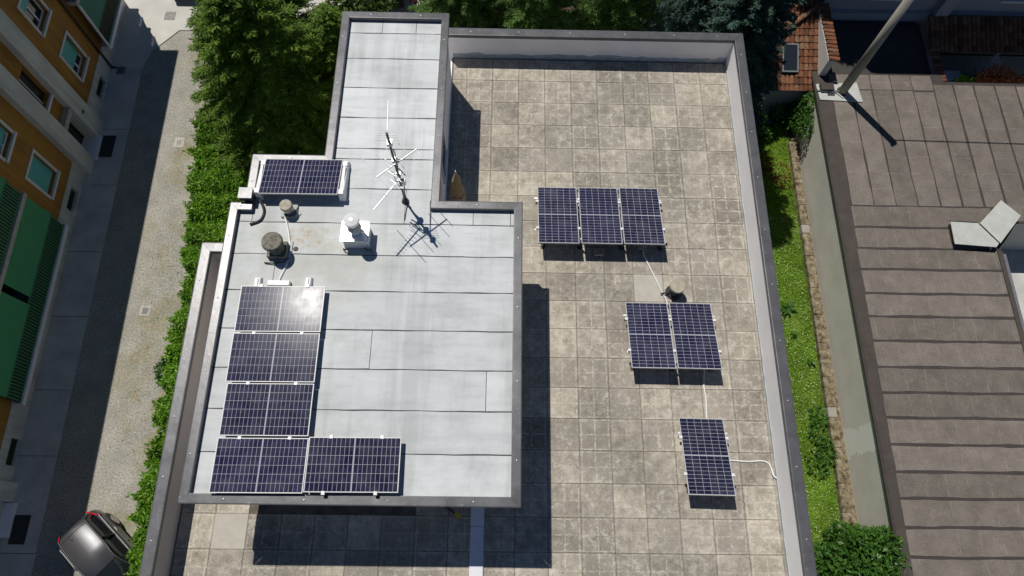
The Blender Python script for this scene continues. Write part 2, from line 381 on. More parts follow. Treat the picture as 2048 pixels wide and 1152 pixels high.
# ------------------------------------------------------------------ helpers
def link(o, parent=None):
    COL.objects.link(o)
    if parent is not None: o.parent = parent
    return o
def tag(o, label, cat=None, group=None, kind=None):
    if label: o['label'] = label
    if cat: o['category'] = cat
    if group: o['group'] = group
    if kind: o['kind'] = kind
    return o
def thing(name, label, cat, loc=(0, 0, 0), rz=0, group=None):
    o = bpy.data.objects.new(name, None); o.empty_display_size = .2
    link(o); o.location = loc; o.rotation_euler = (0, 0, rz)
    return tag(o, label, cat, group)
class MB:
    """collects vertices and faces; build() links them as one mesh object"""
    def __init__(s): s.v = []; s.f = []
    def add(s, verts, faces):
        k = len(s.v); s.v += [tuple(p) for p in verts]; s.f += [tuple(i+k for i in f) for f in faces]; return s
    def box(s, x0, x1, y0, y1, z0, z1):
        return s.add([(x0,y0,z0),(x1,y0,z0),(x1,y1,z0),(x0,y1,z0),(x0,y0,z1),(x1,y0,z1),(x1,y1,z1),(x0,y1,z1)],
                     [(0,3,2,1),(4,5,6,7),(0,1,5,4),(1,2,6,5),(2,3,7,6),(3,0,4,7)])
    def prism(s, poly, z0, z1):
        n = len(poly)
        vs = [(x, y, z0) for x, y in poly] + [(x, y, z1) for x, y in poly]
        return s.add(vs, [tuple(range(n-1, -1, -1)), tuple(range(n, 2*n))] + [(i, (i+1) % n, n+(i+1) % n, n+i) for i in range(n)])
    def cyl(s, c, r0, r1, z0, z1, n=20, cap=True):
        a = [2*math.pi*i/n for i in range(n)]
        vs = [(c[0]+r0*math.cos(t), c[1]+r0*math.sin(t), z0) for t in a] + [(c[0]+r1*math.cos(t), c[1]+r1*math.sin(t), z1) for t in a]
        fs = [(i, (i+1) % n, n+(i+1) % n, n+i) for i in range(n)]
        if cap: fs += [tuple(range(n-1, -1, -1)), tuple(range(n, 2*n))]
        return s.add(vs, fs)
    def tube(s, pts, r, n=8, r2=None):
        pts = [Vector(p) for p in pts]; m = len(pts); k = len(s.v)
        for i, p in enumerate(pts):
            d = (pts[min(i+1, m-1)] - pts[max(i-1, 0)]).normalized()
            a = Vector((0, 0, 1)) if abs(d.z) < .9 else Vector((1, 0, 0))
            u = d.cross(a).normalized(); w_ = u.cross(d)
            rr = r if r2 is None else r + (r2-r)*i/(m-1)
            for j in range(n):
                t = 2*math.pi*j/n; q = p + u*(rr*math.cos(t)) + w_*(rr*math.sin(t)); s.v.append(tuple(q))
        for i in range(m-1):
            for j in range(n):
                s.f.append((k+i*n+j, k+i*n+(j+1) % n, k+(i+1)*n+(j+1) % n, k+(i+1)*n+j))
        s.f.append(tuple(k+j for j in range(n-1, -1, -1))); s.f.append(tuple(k+(m-1)*n+j for j in range(n)))
        return s
    def mesh(s, name, smooth=False):
        me = bpy.data.meshes.new(name); me.from_pydata(s.v, [], s.f)
        bm = bmesh.new(); bm.from_mesh(me); bmesh.ops.recalc_face_normals(bm, faces=bm.faces); bm.to_mesh(me); bm.free()
        if smooth: me.shade_smooth()
        return me
    def build(s, name, mat, parent=None, bevel=0, smooth=False, kind=None):
        me = s.mesh(name, smooth); me.materials.append(M_[mat])
        o = link(bpy.data.objects.new(name, me), parent)
        if bevel:
            b = o.modifiers.new('bevel', 'BEVEL'); b.width = bevel; b.segments = 2; b.limit_method = 'ANGLE'
        if kind: o['kind'] = kind
        return o
def smoothpath(pts, n=6):
    """Catmull-Rom through the points"""
    P = [Vector(p) for p in pts]; P = [P[0]*2-P[1]] + P + [P[-1]*2-P[-2]]; out = []
    for i in range(1, len(P)-2):
        for k in range(n):
            t = k/n; a, b, c, d = P[i-1], P[i], P[i+1], P[i+2]
            out.append(.5*((2*b)+(c-a)*t+(2*a-5*b+4*c-d)*t*t+(3*b-a-3*c+d)*t**3))
    out.append(P[-2]); return out
def box_part(name, mat, parent, x0, x1, y0, y1, z0, z1, bevel=0, kind=None):
    return MB().box(x0, x1, y0, y1, z0, z1).build(name, mat, parent, bevel, kind=kind)
def quads_obj(name, V, mat, parent=None, kind=None):
    """V: (n,4,3) array of loose quads, fast"""
    n = len(V); me = bpy.data.meshes.new(name)
    me.vertices.add(n*4); me.loops.add(n*4); me.polygons.add(n)
    me.vertices.foreach_set('co', V.reshape(-1).astype(np.float32))
    me.loops.foreach_set('vertex_index', np.arange(n*4, dtype=np.int32))
    me.polygons.foreach_set('loop_start', np.arange(0, n*4, 4, dtype=np.int32))
    me.polygons.foreach_set('loop_total', np.full(n, 4, dtype=np.int32))
    me.update(calc_edges=True); me.materials.append(M_[mat])
    o = link(bpy.data.objects.new(name, me), parent)
    if kind: o['kind'] = kind
    return o
def leaves(P, size, aspect=.5, up=.4, jitter=.35, dirs=None):
    """rhombic leaf quads at P (n,3); random orientation biased upwards"""
    n = len(P)
    nr = rng.normal(size=(n, 3)); nr[:, 2] = np.abs(nr[:, 2]) + up; nr /= np.linalg.norm(nr, axis=1)[:, None]
    d = rng.normal(size=(n, 3)) if dirs is None else dirs + rng.normal(size=(n, 3))*.5
    d -= nr*(d*nr).sum(1)[:, None]; d /= np.linalg.norm(d, axis=1)[:, None] + 1e-9
    s = np.cross(nr, d); L = size*(1 + jitter*rng.uniform(-1, 1, n))[:, None]; W = L*aspect
    mid = P + d*L*.45
    return np.stack([P, mid + s*W*.5 + nr*L*.06, P + d*L, mid - s*W*.5 + nr*L*.06], 1)

# ------------------------------------------------------------------ ground, street, pavement, yard
def sheet(name, poly, z, mat, parent=None):
    m = MB(); m.add([(x, y, z) for x, y in poly], [tuple(range(len(poly)))])
    o = m.build(name, mat, parent); 
    if parent is None: o['kind'] = 'structure'
    return o
sheet('ground', [(-200, -200), (200, -200), (200, 200), (-200, 200)], G-.03, 'soil')
sheet('street', [(-23.1, -60), (-14.2, -60), (-14.2, 10.35), (-21.05, 10.35), (-21.95, 9.55), (-22.35, 8.2), (-23.1, 8.0)], G, 'street')
o = MB().prism([(-26, 8.06), (-22.31, 8.06), (-22.05, 9.1), (-21.0, 10.36), (-14.2, 10.36), (-14.2, 40), (-26, 40)], G-.06, G+.04).build('courtyard', 'yard'); o['kind'] = 'structure'
sheet('garden_path', [(-14.19, 10.9), (-9.4, 10.9), (-9.4, 24), (-14.19, 24)], G+.035, 'yard')
sheet('lawn', [(.4, -30), (7.46, -30), (7.46, 5.9), (.4, 5.9)], G, 'lawn')
pv = bpy.data.objects.new('pavement', None); link(pv); pv['kind'] = 'structure'; pv['label'] = 'concrete pavement along the orange apartment building'
ys = [8.05, 4.75, 1.9, -1.25, -4.1, -7.1, -9.6, -13.0, -17.5, -24]
for a, b in zip(ys, ys[1:]):
    MB().prism([(-23.68-.022*a, a-.012), (-22.13-.022*a, a-.012), (-22.13-.022*b, b+.012), (-23.68-.022*b, b+.012)], G-.05, G+.045).build('pavement_slab', 'pavement', pv, bevel=.008)

# ------------------------------------------------------------------ main building
TB = thing('flat_roofed_building', 'flat roofed building with paved terrace and raised pale grey roof', 'building', (-5, -8, G))
def part(name, mb, mat, parent=TB, **k):
    """meshes are written in world coordinates: shift them to the parent's origin"""
    o = mb.build(name, mat, parent, **k)
    o.data.transform(Matrix.Translation(-Vector(root_loc(parent)))); return o
def root_loc(p):
    l = Vector((0, 0, 0))
    while p is not None: l += p.location; p = p.parent
    return l
part('wall', MB().prism([(-6.95, -17), (1.0, -17), (1.0, .27), (-6.95, .27)], G-.5, -.06), 'plaster')
part('wall', MB().prism([(-12.45, -17), (-6.97, -17), (-6.97, -6.25), (-12.45, -6.25)], G-.5, -.062), 'plaster')
RAISED = [(-6.88, -.80), (-9.30, -.80), (-9.30, -4.87), (-10.90, -4.87), (-10.90, -6.07), (-11.20, -6.07), (-11.20, -12.14), (-5.07, -12.14), (-5.07, -5.96), (-6.88, -5.96)]
WALLS = [(-6.88, -.80), (-9.30, -.80), (-9.30, -4.87), (-10.90, -4.87), (-10.90, -6.07), (-11.20, -6.07), (-11.20, -10.75), (-6.20, -10.75), (-6.20, -6.45), (-6.88, -6.45)]
raised = part('raised_storey', MB().prism(WALLS, G-.4, 1.951), 'plaster')
part('roof_slab', MB().prism(RAISED, 1.95, 2.30), 'plaster')
part('terrace_door', MB().box(-6.195, -6.18, -8.6, -7.4, .02, 1.9), 'glass')
part('terrace_window', MB().box(-9.8, -8.0, -10.765, -10.752, .6, 1.85), 'glass')
# parapets of the terrace (walls under the coping)
part('parapet', MB().box(.78, .98, -17, .25, -.3, .86), 'plaster')
part('parapet', MB().box(-7.0, .775, .05, .25, -.3, .86), 'plaster')
part('parapet', MB().box(-12.44, -12.28, -17, -6.26, -.3, .86), 'plaster_brown')
part('parapet', MB().box(-12.275, -11.205, -6.42, -6.27, -.3, .86), 'plaster_brown')
part('parapet', MB().box(-12.27, .77, -16.99, -16.8, -.3, .86), 'plaster')
# grey membrane turned up at the foot of the walls, with a ragged upper edge
def upstand(p, q, nrm, h0, z0=.0):
    p, q, nrm = Vector((*p, 0)), Vector((*q, 0)), Vector((*nrm, 0)); n = max(2, int((q-p).length/.18)); m = MB()
    vs = []
    for i in range(n+1):
        b = p.lerp(q, i/n); h = h0*(1+random.uniform(-.28, .28))
        vs += [tuple(b+nrm*.016+Vector((0, 0, -.05))), tuple(b+nrm*.016+Vector((0, 0, h))), tuple(b+nrm*.002+Vector((0, 0, h+.006)))]
    fs = []
    for i in range(n):
        fs += [(3*i, 3*i+3, 3*i+4, 3*i+1), (3*i+1, 3*i+4, 3*i+5, 3*i+2)]
    m.add(vs, fs); part('membrane_upstand', m, 'upstand')
upstand((.78, .05), (.78, -16.8), (-1, 0), .07)
upstand((-6.88, .05), (.78, .05), (0, -1), .16)
upstand((-6.88, -.8), (-6.88, -5.96), (1, 0), .2)
upstand((-6.2, -6.45), (-6.2, -10.75), (1, 0), .12)
upstand((-11.2, -10.75), (-6.2, -10.75), (0, -1), .12)

# terrace paving: every slab is a piece of its own
floor = part('terrace_floor', MB().prism([(-12.27, -16.79), (.775, -16.79), (.775, .045), (-6.9, .045), (-6.9, -6.3), (-12.27, -6.3)], -.055, -.02), 'joint')
S = .72
sm = MB().box(-S/2+.0022, S/2-.0022, -S/2+.0022, S/2-.0022, -.04, 0)
bm = bmesh.new(); me0 = sm.mesh('slab'); bm.from_mesh(me0); bmesh.ops.bevel(bm, geom=[e for e in bm.edges if all(v.co.z > -.01 for v in e.verts)], offset=.0035, segments=1, affect='EDGES'); bm.to_mesh(me0); bm.free()
me0.materials.append(M_['slab'])
floc = root_loc(floor)
def slab_at(cx, cy, sx=1, sy=1, mat=None):
    o = bpy.data.objects.new('slab', me0 if mat is None else me1); link(o, floor)
    o.location = Vector((cx, cy, random.uniform(-.003, .003))) - floc
    o.rotation_euler = (random.uniform(-.0022, .0022), random.uniform(-.0022, .0022), random.uniform(-.005, .005))
    o.scale = (sx, sy, 1); return o
me1 = me0.copy(); me1.materials.clear(); me1.materials.append(M_['slab_new'])
nslab = 0
for c in range(-17, 2):
    for r in range(0, 21):
        x0, x1, y1, y0 = c*S, c*S+S, -r*S, -r*S-S
        if c == 1: x0, x1 = .72, .775
        if c == -17: x0 = -12.26
        cx, cy = (x0+x1)/2, (y0+y1)/2
        # skip what lies wholly under the raised storey, trim what meets its walls
        if -11.25 <= x0 and x1 <= -6.2 and -10.75 <= y0 and y1 <= -5.9: continue
        if x0 >= -11.25 and x1 < -6.5 and y1 > -11.6: continue
        if x1 <= -6.88 and y0 > -6.3: continue
        if x0 < -6.88 < x1 and y1 > -6.1: x0 = -6.86
        if x1 < -11.2 and y1 > -6.4: continue
        if x0 < -11.2 < x1 and y0 > -10.75: x1 = -11.21
        if c == 1 and (x1-x0) < .03: continue
        if r == 20 and (c < -14 or c > -1): continue
        special = (c, r) in ((-16, 17), (-3, 9))
        o = slab_at((x0+x1)/2, (y0+y1)/2, (x1-x0)/S, (y1-y0)/S, 1 if special else None); nslab += 1
print('slabs', nslab)

# coping of folded sheet metal: one piece per length, mitred at the corners
riv = MB(); 
for k in range(3):
    a0, a1 = k*math.pi/6, (k+1)*math.pi/6
    riv.cyl((0, 0), .022*math.cos(a0), max(.001, .022*math.cos(a1)), .013*math.sin(a0), .013*math.sin(a1), 8, cap=False)
rivm = riv.mesh('rivet', True); rivm.materials.append(M_['galv'])
def coping(pts, width, ztop, closed=False, drop_out=.075, drop_in=.11, parent=TB, skip=()):
    """pts run with the outside on the left; width to the right"""
    n = len(pts); P = [Vector(p) for p in pts]
    def off(i, d):
        a = P[i-1] if (closed or i > 0) else None; b = P[(i+1) % n] if (closed or i < n-1) else None
        nr = lambda u, v: Vector(((v-u).y, -(v-u).x)).normalized()
        if a is None: return P[i] + nr(P[i], b)*d
        if b is None: return P[i] + nr(a, P[i])*d
        n1, n2 = nr(a, P[i]), nr(P[i], b); m = (n1+n2).normalized()
        return P[i] + m*(d/max(.3, m.dot(n1)))
    segs = n if closed else n-1
    base = root_loc(parent)
    for i in range(segs):
        if i in skip: continue
        j = (i+1) % n; L = (P[j]-P[i]).length; k = max(1, round(L/3.2)) ; cuts = [0] + [(q+random.uniform(-.12, .12))/k for q in range(1, k)] + [1]
        prof = [(0, -drop_out), (-.004, -drop_out+.012), (0, .0), (width*.10, .003), (width*.92, .001), (width, -.003), (width+.003, -drop_in)]
        O = [off(i, d) for d, z in prof]; Q = [off(j, d) for d, z in prof]
        for c0, c1 in zip(cuts, cuts[1:]):
            e0 = c0 + (.0025/L if c0 == 0 else .004/L); e1 = c1 - (.0025/L if c1 == 1 else .004/L)
            lift = random.uniform(-.002, .002); m = MB(); vs = []
            for e in (e0, e1):
                for (d, z), o_, q_ in zip(prof, O, Q):
                    v = o_.lerp(q_, e); vs.append((v.x, v.y, ztop+z+lift))
            K = len(prof); fs = [(a, a+1, K+a+1, K+a) for a in range(K-1)]
            m.add(vs, fs); pc = part('coping_piece', m, 'coping', parent)
            me_ = pc.data
            if c0 > 0:   # cover strip over the joint
                vs = []
                for e in (e0-.05/L, e0+.05/L):
                    for (d, z), o_, q_ in zip(prof, O, Q):
                        v = o_.lerp(q_, e); vs.append((v.x, v.y, ztop+z+.004))
                part('joint_cover', MB().add(vs, fs), 'coping', parent)
            nr_ = max(1, int((e1-e0)*L/1.15))
            for q in range(nr_):
                e = e0 + (e1-e0)*(q+.5)/nr_; v = (O[3].lerp(Q[3], e)).lerp(O[4].lerp(Q[4], e), .45)
                ro = bpy.data.objects.new('rivet', rivm); link(ro, pc); ro.location = Vector((v.x, v.y, ztop+.002+lift)) - base
CO = .09
coping([(-11.29, -12.23), (-11.29, -5.985), (-10.99, -5.985), (-10.99, -4.775), (-9.39, -4.775), (-9.39, -.70), (-6.79, -.70), (-6.79, -5.87), (-4.98, -5.87), (-4.98, -12.23)], .185, 2.5, closed=True)
coping([(-7.0, .285), (1.02, .285), (1.02, -17.05), (-12.49, -17.05), (-12.49, -6.215), (-11.205, -6.215)], .24, .9, skip=(2,))

# raised roof: dark base sheet, then the pale membrane sheets laid over it
deckpoly = [(-6.96, -.87), (-9.22, -.87), (-9.22, -4.95), (-10.82, -4.95), (-10.82, -6.15), (-11.12, -6.15), (-11.12, -12.06), (-5.15, -12.06), (-5.15, -6.04), (-6.96, -6.04)]
deck = part('roof_deck', MB().prism(deckpoly, 2.302, RZ-.006), 'bitumen')
def wedge(a, b, nrm, h=.10):
    a, b, nrm = Vector((*a, 0)), Vector((*b, 0)), Vector((*nrm, 0))
    vs = [tuple(a+nrm*.004+Vector((0, 0, RZ-.004))), tuple(b+nrm*.004+Vector((0, 0, RZ-.004))), tuple(b-nrm*.012+Vector((0, 0, RZ+h))), tuple(a-nrm*.012+Vector((0, 0, RZ+h)))]
    return MB().add(vs, [(0, 1, 2, 3)])
m = MB()
for a, b in zip(deckpoly, deckpoly[1:]+deckpoly[:1]):
    d = (Vector(b)-Vector(a)).normalized(); nrm = (-d.y, d.x)
    w_ = wedge(a, b, nrm); m.add(w_.v, w_.f)
part('roof_edge_strip', m, 'coping')
dl = root_loc(deck)
def membrane(x0, x1, y0, y1, wob=.004):
    g = .011; x0 += g*.6; x1 -= g*.6; y0 += g; y1 -= g
    top, bot, nx = [], [], max(2, int((x1-x0)/.22))
    ph = random.uniform(0, 9)
    f = lambda x, s: wob*(math.sin(x*2.7+ph+s)+.8*math.sin(x*7.1+1.7*ph+s*2)+random.uniform(-.5, .5))
    for i in range(nx+1):
        x = x0+(x1-x0)*i/nx
        top.append((x, y1+f(x, 0), RZ)); bot.append((x, y0+f(x, 2), RZ+.001))
    K = nx+1; lo = [(x, y, RZ-.005) for x, y, z in bot]; hi = [(x, y, RZ-.005) for x, y, z in top]
    vs = top+bot+lo+hi; fs = []
    for i in range(nx):
        fs += [(i, K+i, K+i+1, i+1), (K+i, 2*K+i, 2*K+i+1, K+i+1), (i, i+1, 3*K+i+1, 3*K+i)]
    fs += [(0, 3*K, 2*K, K), (nx, K+nx, 2*K+nx, 3*K+nx)]
    o = MB().add(vs, fs).build('membrane_sheet', 'membrane', deck); o.data.transform(Matrix.Translation(-dl)); return o
TX0, TX1 = -9.215, -6.965
for a, b in ((TX0, -8.41), (-8.41, -7.59), (-7.59, TX1)): membrane(a, b, -1.25, -.875, .003)
for a, b in ((-1.25, -2.01), (-2.01, -2.85), (-2.85, -3.68), (-3.68, -4.51), (-4.51, -4.78), (-4.78, -5.54)): membrane(TX0, TX1, b, a)
membrane(-10.815, TX0, -5.54, -4.955)
membrane(-10.815, -7.54, -6.39, -5.54); membrane(-7.54, -6.965, -6.39, -5.54)
membrane(-11.115, -10.815, -6.39, -6.155, .002)
membrane(-6.965, -6.05, -6.39, -6.045, .004); membrane(-6.05, -5.24, -6.39, -6.045, .004); membrane(-5.24, -5.155, -6.39, -6.045, .002)
for a, b, xs in ((-6.39, -7.14, ()), (-7.14, -7.96, (-10.18,)), (-7.96, -8.80, ()), (-8.80, -9.62, (-8.02,)), (-9.62, -10.44, (-5.68,)), (-10.44, -11.27, ()), (-11.27, -12.055, ())):
    e = [-11.115, *xs, -5.155]
    for p, q in zip(e, e[1:]): membrane(p, q, b, a)
# window in the tower wall beside the parasol
wnd = part('window', MB().box(-6.875, -6.86, -4.45, -3.6, .95, 1.75), 'glass')
part('window_frame', MB().box(-6.874, -6.85, -4.5, -4.45, .9, 1.8).box(-6.874, -6.85, -3.6, -3.55, .9, 1.8).box(-6.874, -6.85, -4.45, -3.6, 1.75, 1.8).box(-6.874, -6.83, -4.52, -3.53, .86, .9), 'slabwhite', wnd)

# ------------------------------------------------------------------ solar panels
PW, PL = 1.005, 1.72
def panel_meshes():
    """lying flat, long side along Y, top of glass at z=0, centred"""
    fr = MB(); t = .013; d = .035
    fr.box(-PW/2, -PW/2+t, -PL/2, PL/2, -d, .002).box(PW/2-t, PW/2, -PL/2, PL/2, -d, .002)
    fr.box(-PW/2+t, PW/2-t, -PL/2, -PL/2+t, -d, .0015).box(-PW/2+t, PW/2-t, PL/2-t, PL/2, -d, .0015)
    bs = MB().box(-PW/2+t, PW/2-t, -PL/2+t, PL/2-t, -.008, -.0035)
    ce = MB(); iw, il = PW-2*t-.004, PL-2*t-.006; gap = .0074; mid = .022
    cw = iw/6; ch = (il-mid)/20
    for i in range(6):
        for j in range(20):
            x0 = -iw/2+i*cw; y0 = -il/2+j*ch+(mid if j >= 10 else 0)
            a, b, c, e = x0+gap/2, x0+cw-gap/2, y0+gap*.5, y0+ch-gap*.5
            ce.add([(a, c, -.002), (b, c, -.002), (b, e, -.002), (a, e, -.002)], [(0, 1, 2, 3)])
    jb = MB().box(-.06, .06, -.03, .03, -.03, -.0085)
    return fr, bs, ce, jb
_f, _b, _c, _j = panel_meshes()
pm = {}
for nm, mb_, mt in (('frame', _f, 'frame'), ('backsheet', _b, 'backsheet'), ('cell_grid', _c, 'cell'), ('junction_box', _j, 'rubber')):
    me_ = mb_.mesh(nm); me_.materials.append(M_[mt]); pm[nm] = me_
clm = MB().box(-.034, .034, -.032, .032, -.035, .016).mesh('clamp'); clm.materials.append(M_['white'])
def solar_panel(label, center, xdir, ydir, L, W, clamps=(), group='solar panels'):
    """xdir: short side, ydir: long side (unit vectors)"""
    o = bpy.data.objects.new('solar_panel', None); link(o); tag(o, label, 'solar panel', group)
    x = Vector(xdir).normalized(); y = Vector(ydir).normalized(); z = x.cross(y)
    if z.z < 0: x = -x; z = -z
    mw = Matrix((x, y, z)).transposed().to_4x4(); mw.translation = Vector(center); o.matrix_world = mw
    for nm, me_ in pm.items():
        c = link(bpy.data.objects.new(nm, me_), o); c.scale = (W/PW, L/PL, 1)
        if nm == 'cell_grid': c['kind'] = 'stuff'
    for cx, cy, rot in clamps:
        c = link(bpy.data.objects.new('clamp', clm), o); c.location = (cx*W/PW, cy*L/PL, 0); c.rotation_euler = (0, 0, rot)
    return o
def terrace_panel(label, xc, yn, ys, zl, zh, W, skew=0, clamps=(), group=None):
    a = Vector((xc, yn, zl)); b = Vector((xc+skew, ys, zh)); y = (a-b)
    return solar_panel(label, (a+b)/2, (1, .006, 0), y, y.length, W, clamps, group)
H2 = math.pi/2; e_ = PW/2+.012
side = lambda lo, hi: ([(-e_, .40, 0), (-e_, -.42, 0)] if lo else []) + ([(e_, .40, 0), (e_, -.42, 0)] if hi else [])
terrace_panel('left panel of the tilted row of three on the terrace', -4.025, -4.13, -5.92, .12, .56, 1.0, -.02, side(1, 1), 'row of three terrace panels')
terrace_panel('middle panel of the tilted row of three on the terrace', -2.965, -4.125, -5.915, .12, .56, 1.0, -.03, side(0, 1), 'row of three terrace panels')
terrace_panel('right panel of the tilted row of three on the terrace', -1.915, -4.115, -5.91, .12, .56, 1.0, -.04, side(0, 1), 'row of three terrace panels')
terrace_panel('left panel of the tilted pair on the terrace', -1.90, -7.27, -9.02, .12, .58, 1.015, -.03, side(1, 1), 'pair of terrace panels')
terrace_panel('right panel of the tilted pair on the terrace', -.835, -7.265, -9.02, .12, .58, 1.01, -.05, side(0, 1), 'pair of terrace panels')
terrace_panel('single solar panel standing alone on the terrace near its white parapet', -.81, -10.06, -11.79, .12, .58, 1.01, -.06, side(1, 1))
def roof_panel(label, x0, x1, yn, ys, zn, zs, clamps=(), group='solar panels in an L on the raised roof'):
    c = Vector(((x0+x1)/2, (yn+ys)/2, (zn+zs)/2)); s = Vector((0, yn-ys, zn-zs))
    return solar_panel(label, c, s, (1, .012, 0), x1-x0, s.length, clamps, group)
z1, z2 = 2.56, 2.60
rk = lambda: [(-e_+.006, .5, 0), (-e_+.006, -.45, 0)]
rk2 = lambda: rk() + [(e_-.0, .45, 0), (e_-.0, -.5, 0)]
roof_panel('northernmost panel of the roof column, mirroring the sun in its right half', -10.73, -9.02, -7.945, -8.93, 2.57, 2.59, rk(), )
roof_panel('second panel of the roof column below the sun-glinting one', -10.74, -9.02, -8.955, -9.955, 2.57, 2.59, rk())
roof_panel('third panel of the roof column just above the bottom row', -10.70, -9.02, -9.98, -10.995, 2.57, 2.59, rk())
roof_panel('bottom left corner panel of the L on the raised roof', -10.715, -9.005, -11.03, -12.04, 2.56, 2.60, rk())
roof_panel('rightmost panel of the bottom row on the raised roof', -8.985, -7.25, -11.0, -12.01, 2.60, 2.62, rk2())
roof_panel('tilted panel in the upper left nook of the raised roof', -10.66, -8.965, -4.90, -5.87, 2.52, 2.70, (), 'panel in the roof nook')

# mounting frames under the terrace arrays
def mount(label, xs, yn, ys_, zl, zh, xa, xb):
    t = thing('mounting_frame', label, 'mounting frame', ((xa+xb)/2, (yn+ys_)/2, 0)); o = Vector(t.location)
    def P(name, mb, mat): 
        q = mb.build(name, mat, t); q.data.transform(Matrix.Translation(-o)); return q
    for f in (.2, .76):
        y = yn+(ys_-yn)*f; z = zl+(zh-zl)*f-.06
        P('rail', MB().box(xa-.06, xb+.06, y-.02, y+.02, z-.02, z+.02), 'alu')
    for x in xs:
        P('post', MB().box(x-.018, x+.018, ys_+.16, ys_+.2, 0, zh-.12), 'galv')
        P('foot', MB().box(x-.05, x+.05, yn-.1, yn-.02, 0, .075), 'rubber'); P('foot', MB().box(x-.05, x+.05, ys_+.1, ys_+.26, 0, .03), 'rubber')
        P('brace', MB().tube([(x, yn-.05, .05), (x, ys_+.18, .045)], .016, 6), 'galv')
    return t
mount('metal frame with posts under the row of three terrace panels', (-4.4, -3.48, -2.42, -1.45), -4.13, -5.92, .12, .56, -4.56, -1.43)
mount('metal frame with posts under the pair of terrace panels', (-2.3, -1.38, -.48), -7.27, -9.02, .12, .58, -2.43, -.36)
mount('metal frame with posts under the single terrace panel', (-1.2, -.5), -10.06, -11.79, .12, .58, -1.33, -.33)
def jbox(label, x, y, z, s=(.2, .16, .07), mat='white'):
    t = thing('junction_box', label, 'junction box', (x, y, z))
    MB().box(-s[0]/2, s[0]/2, -s[1]/2, s[1]/2, 0, s[2]).build('casing', mat, t, bevel=.008)
    MB().box(-s[0]/2+.01, s[0]/2-.01, -s[1]/2+.01, s[1]/2-.01, s[2]+.0005, s[2]+.012).build('lid', mat, t, bevel=.004)
    MB().tube([(0, -s[1]/2, s[2]/2), (0, -s[1]/2-.03, s[2]/2)], .015).build('gland', 'rubber', t)
    return t
jbox('grey junction box under the raised edge of the middle panel of three', -3.0, -5.93, .002, (.24, .2, .1), 'galv')
jbox('small junction box at the conduit start under the right panel of three', -1.93, -5.78, .002, (.2, .14, .09), 'galv')
jbox('long white junction box behind the sun-glinting roof panel', -10.02, -7.84, RZ+.004, (.46, .12, .1))

# conduits
def hose(name, label, pts, r, mat, group=None, cat='conduit', n=7):
    p = smoothpath(pts); t = MB().tube(p, r, 8)
    o = t.build(name, mat, None, smooth=True); o.location = p[0]; o.data.transform(Matrix.Translation(-p[0]))
    return tag(o, label, cat, group)
hose('conduit', 'white conduit running from the row of three to the pair of panels', [(-1.90, -5.68, .05), (-1.87, -5.95, .02), (-1.81, -6.12, .018), (-1.63, -6.56, .018), (-1.5, -6.9, .018), (-1.38, -7.2, .02), (-1.36, -7.5, .02)], .018, 'white', 'white conduits on the terrace')
hose('conduit', 'white conduit running from the pair of panels to the single panel', [(-.60, -8.6, .05), (-.625, -8.9, .02), (-.66, -9.3, .018), (-.64, -9.6, .018), (-.66, -10.05, .02), (-.66, -10.4, .02)], .018, 'white', 'white conduits on the terrace')
hose('conduit', 'white conduit bending from the single panel into the parapet', [(-.5, -10.98, .02), (-.2, -10.98, .018), (.2, -11.0, .018), (.48, -10.98, .018), (.63, -11.03, .018), (.69, -11.16, .02), (.7, -11.28, .05), (.74, -11.34, .05), (.8, -11.36, .06)], .019, 'white', 'white conduits on the terrace')
hose('conduit', 'white conduit from the small chimney down to the roof panels', [(-10.12, -6.0, RZ+.25), (-10.15, -6.16, RZ+.08), (-10.06, -6.4, RZ+.02), (-9.96, -6.75, RZ+.02), (-9.9, -7.1, RZ+.02), (-9.95, -7.45, RZ+.02), (-10.03, -7.7, RZ+.02), (-10.04, -7.85, RZ+.05)], .022, 'white')
hose('hose', 'black rubber hose curving out of the coping at the roof nook', [(-10.86, -5.80, RZ+.10), (-10.7, -5.9, RZ+.09), (-10.6, -6.05, RZ+.06), (-10.57, -6.2, RZ+.03), (-10.63, -6.37, RZ+.03), (-10.83, -6.47, RZ+.03)], .027, 'rubber', None, 'hose')

# white plastic ballast tubs under the roof panels
def tub(label, loc, rz, L=.62, W=.17, h=.16):
    t = thing('ballast_tub', label, 'mounting foot', loc, rz, 'white ballast tubs')
    b = MB(); b.add([(-W/2, -L/2, 0), (W/2, -L/2, 0), (W/2, L/2, 0), (-W/2, L/2, 0), (-W/2+.025, -L/2+.03, h*.85), (W/2-.025, -L/2+.03, h*.85), (W/2-.025, L/2-.03, h*.55), (-W/2+.025, L/2-.03, h*.55)], [(0, 3, 2, 1), (4, 5, 6, 7), (0, 1, 5, 4), (1, 2, 6, 5), (2, 3, 7, 6), (3, 0, 4, 7)])
    b.build('tub', 'white', t, bevel=.018)
    MB().box(-.02, .02, -L/2+.06, L/2-.06, h*.55, h*.78).build('rib', 'white', t, bevel=.006)
    return t
tub('white ballast tub at the left behind the sun-glinting roof panel', (-10.45, -8.0, RZ+.004), .06)
tub('white ballast tub at the right behind the sun-glinting roof panel', (-9.42, -7.98, RZ+.004), .0)
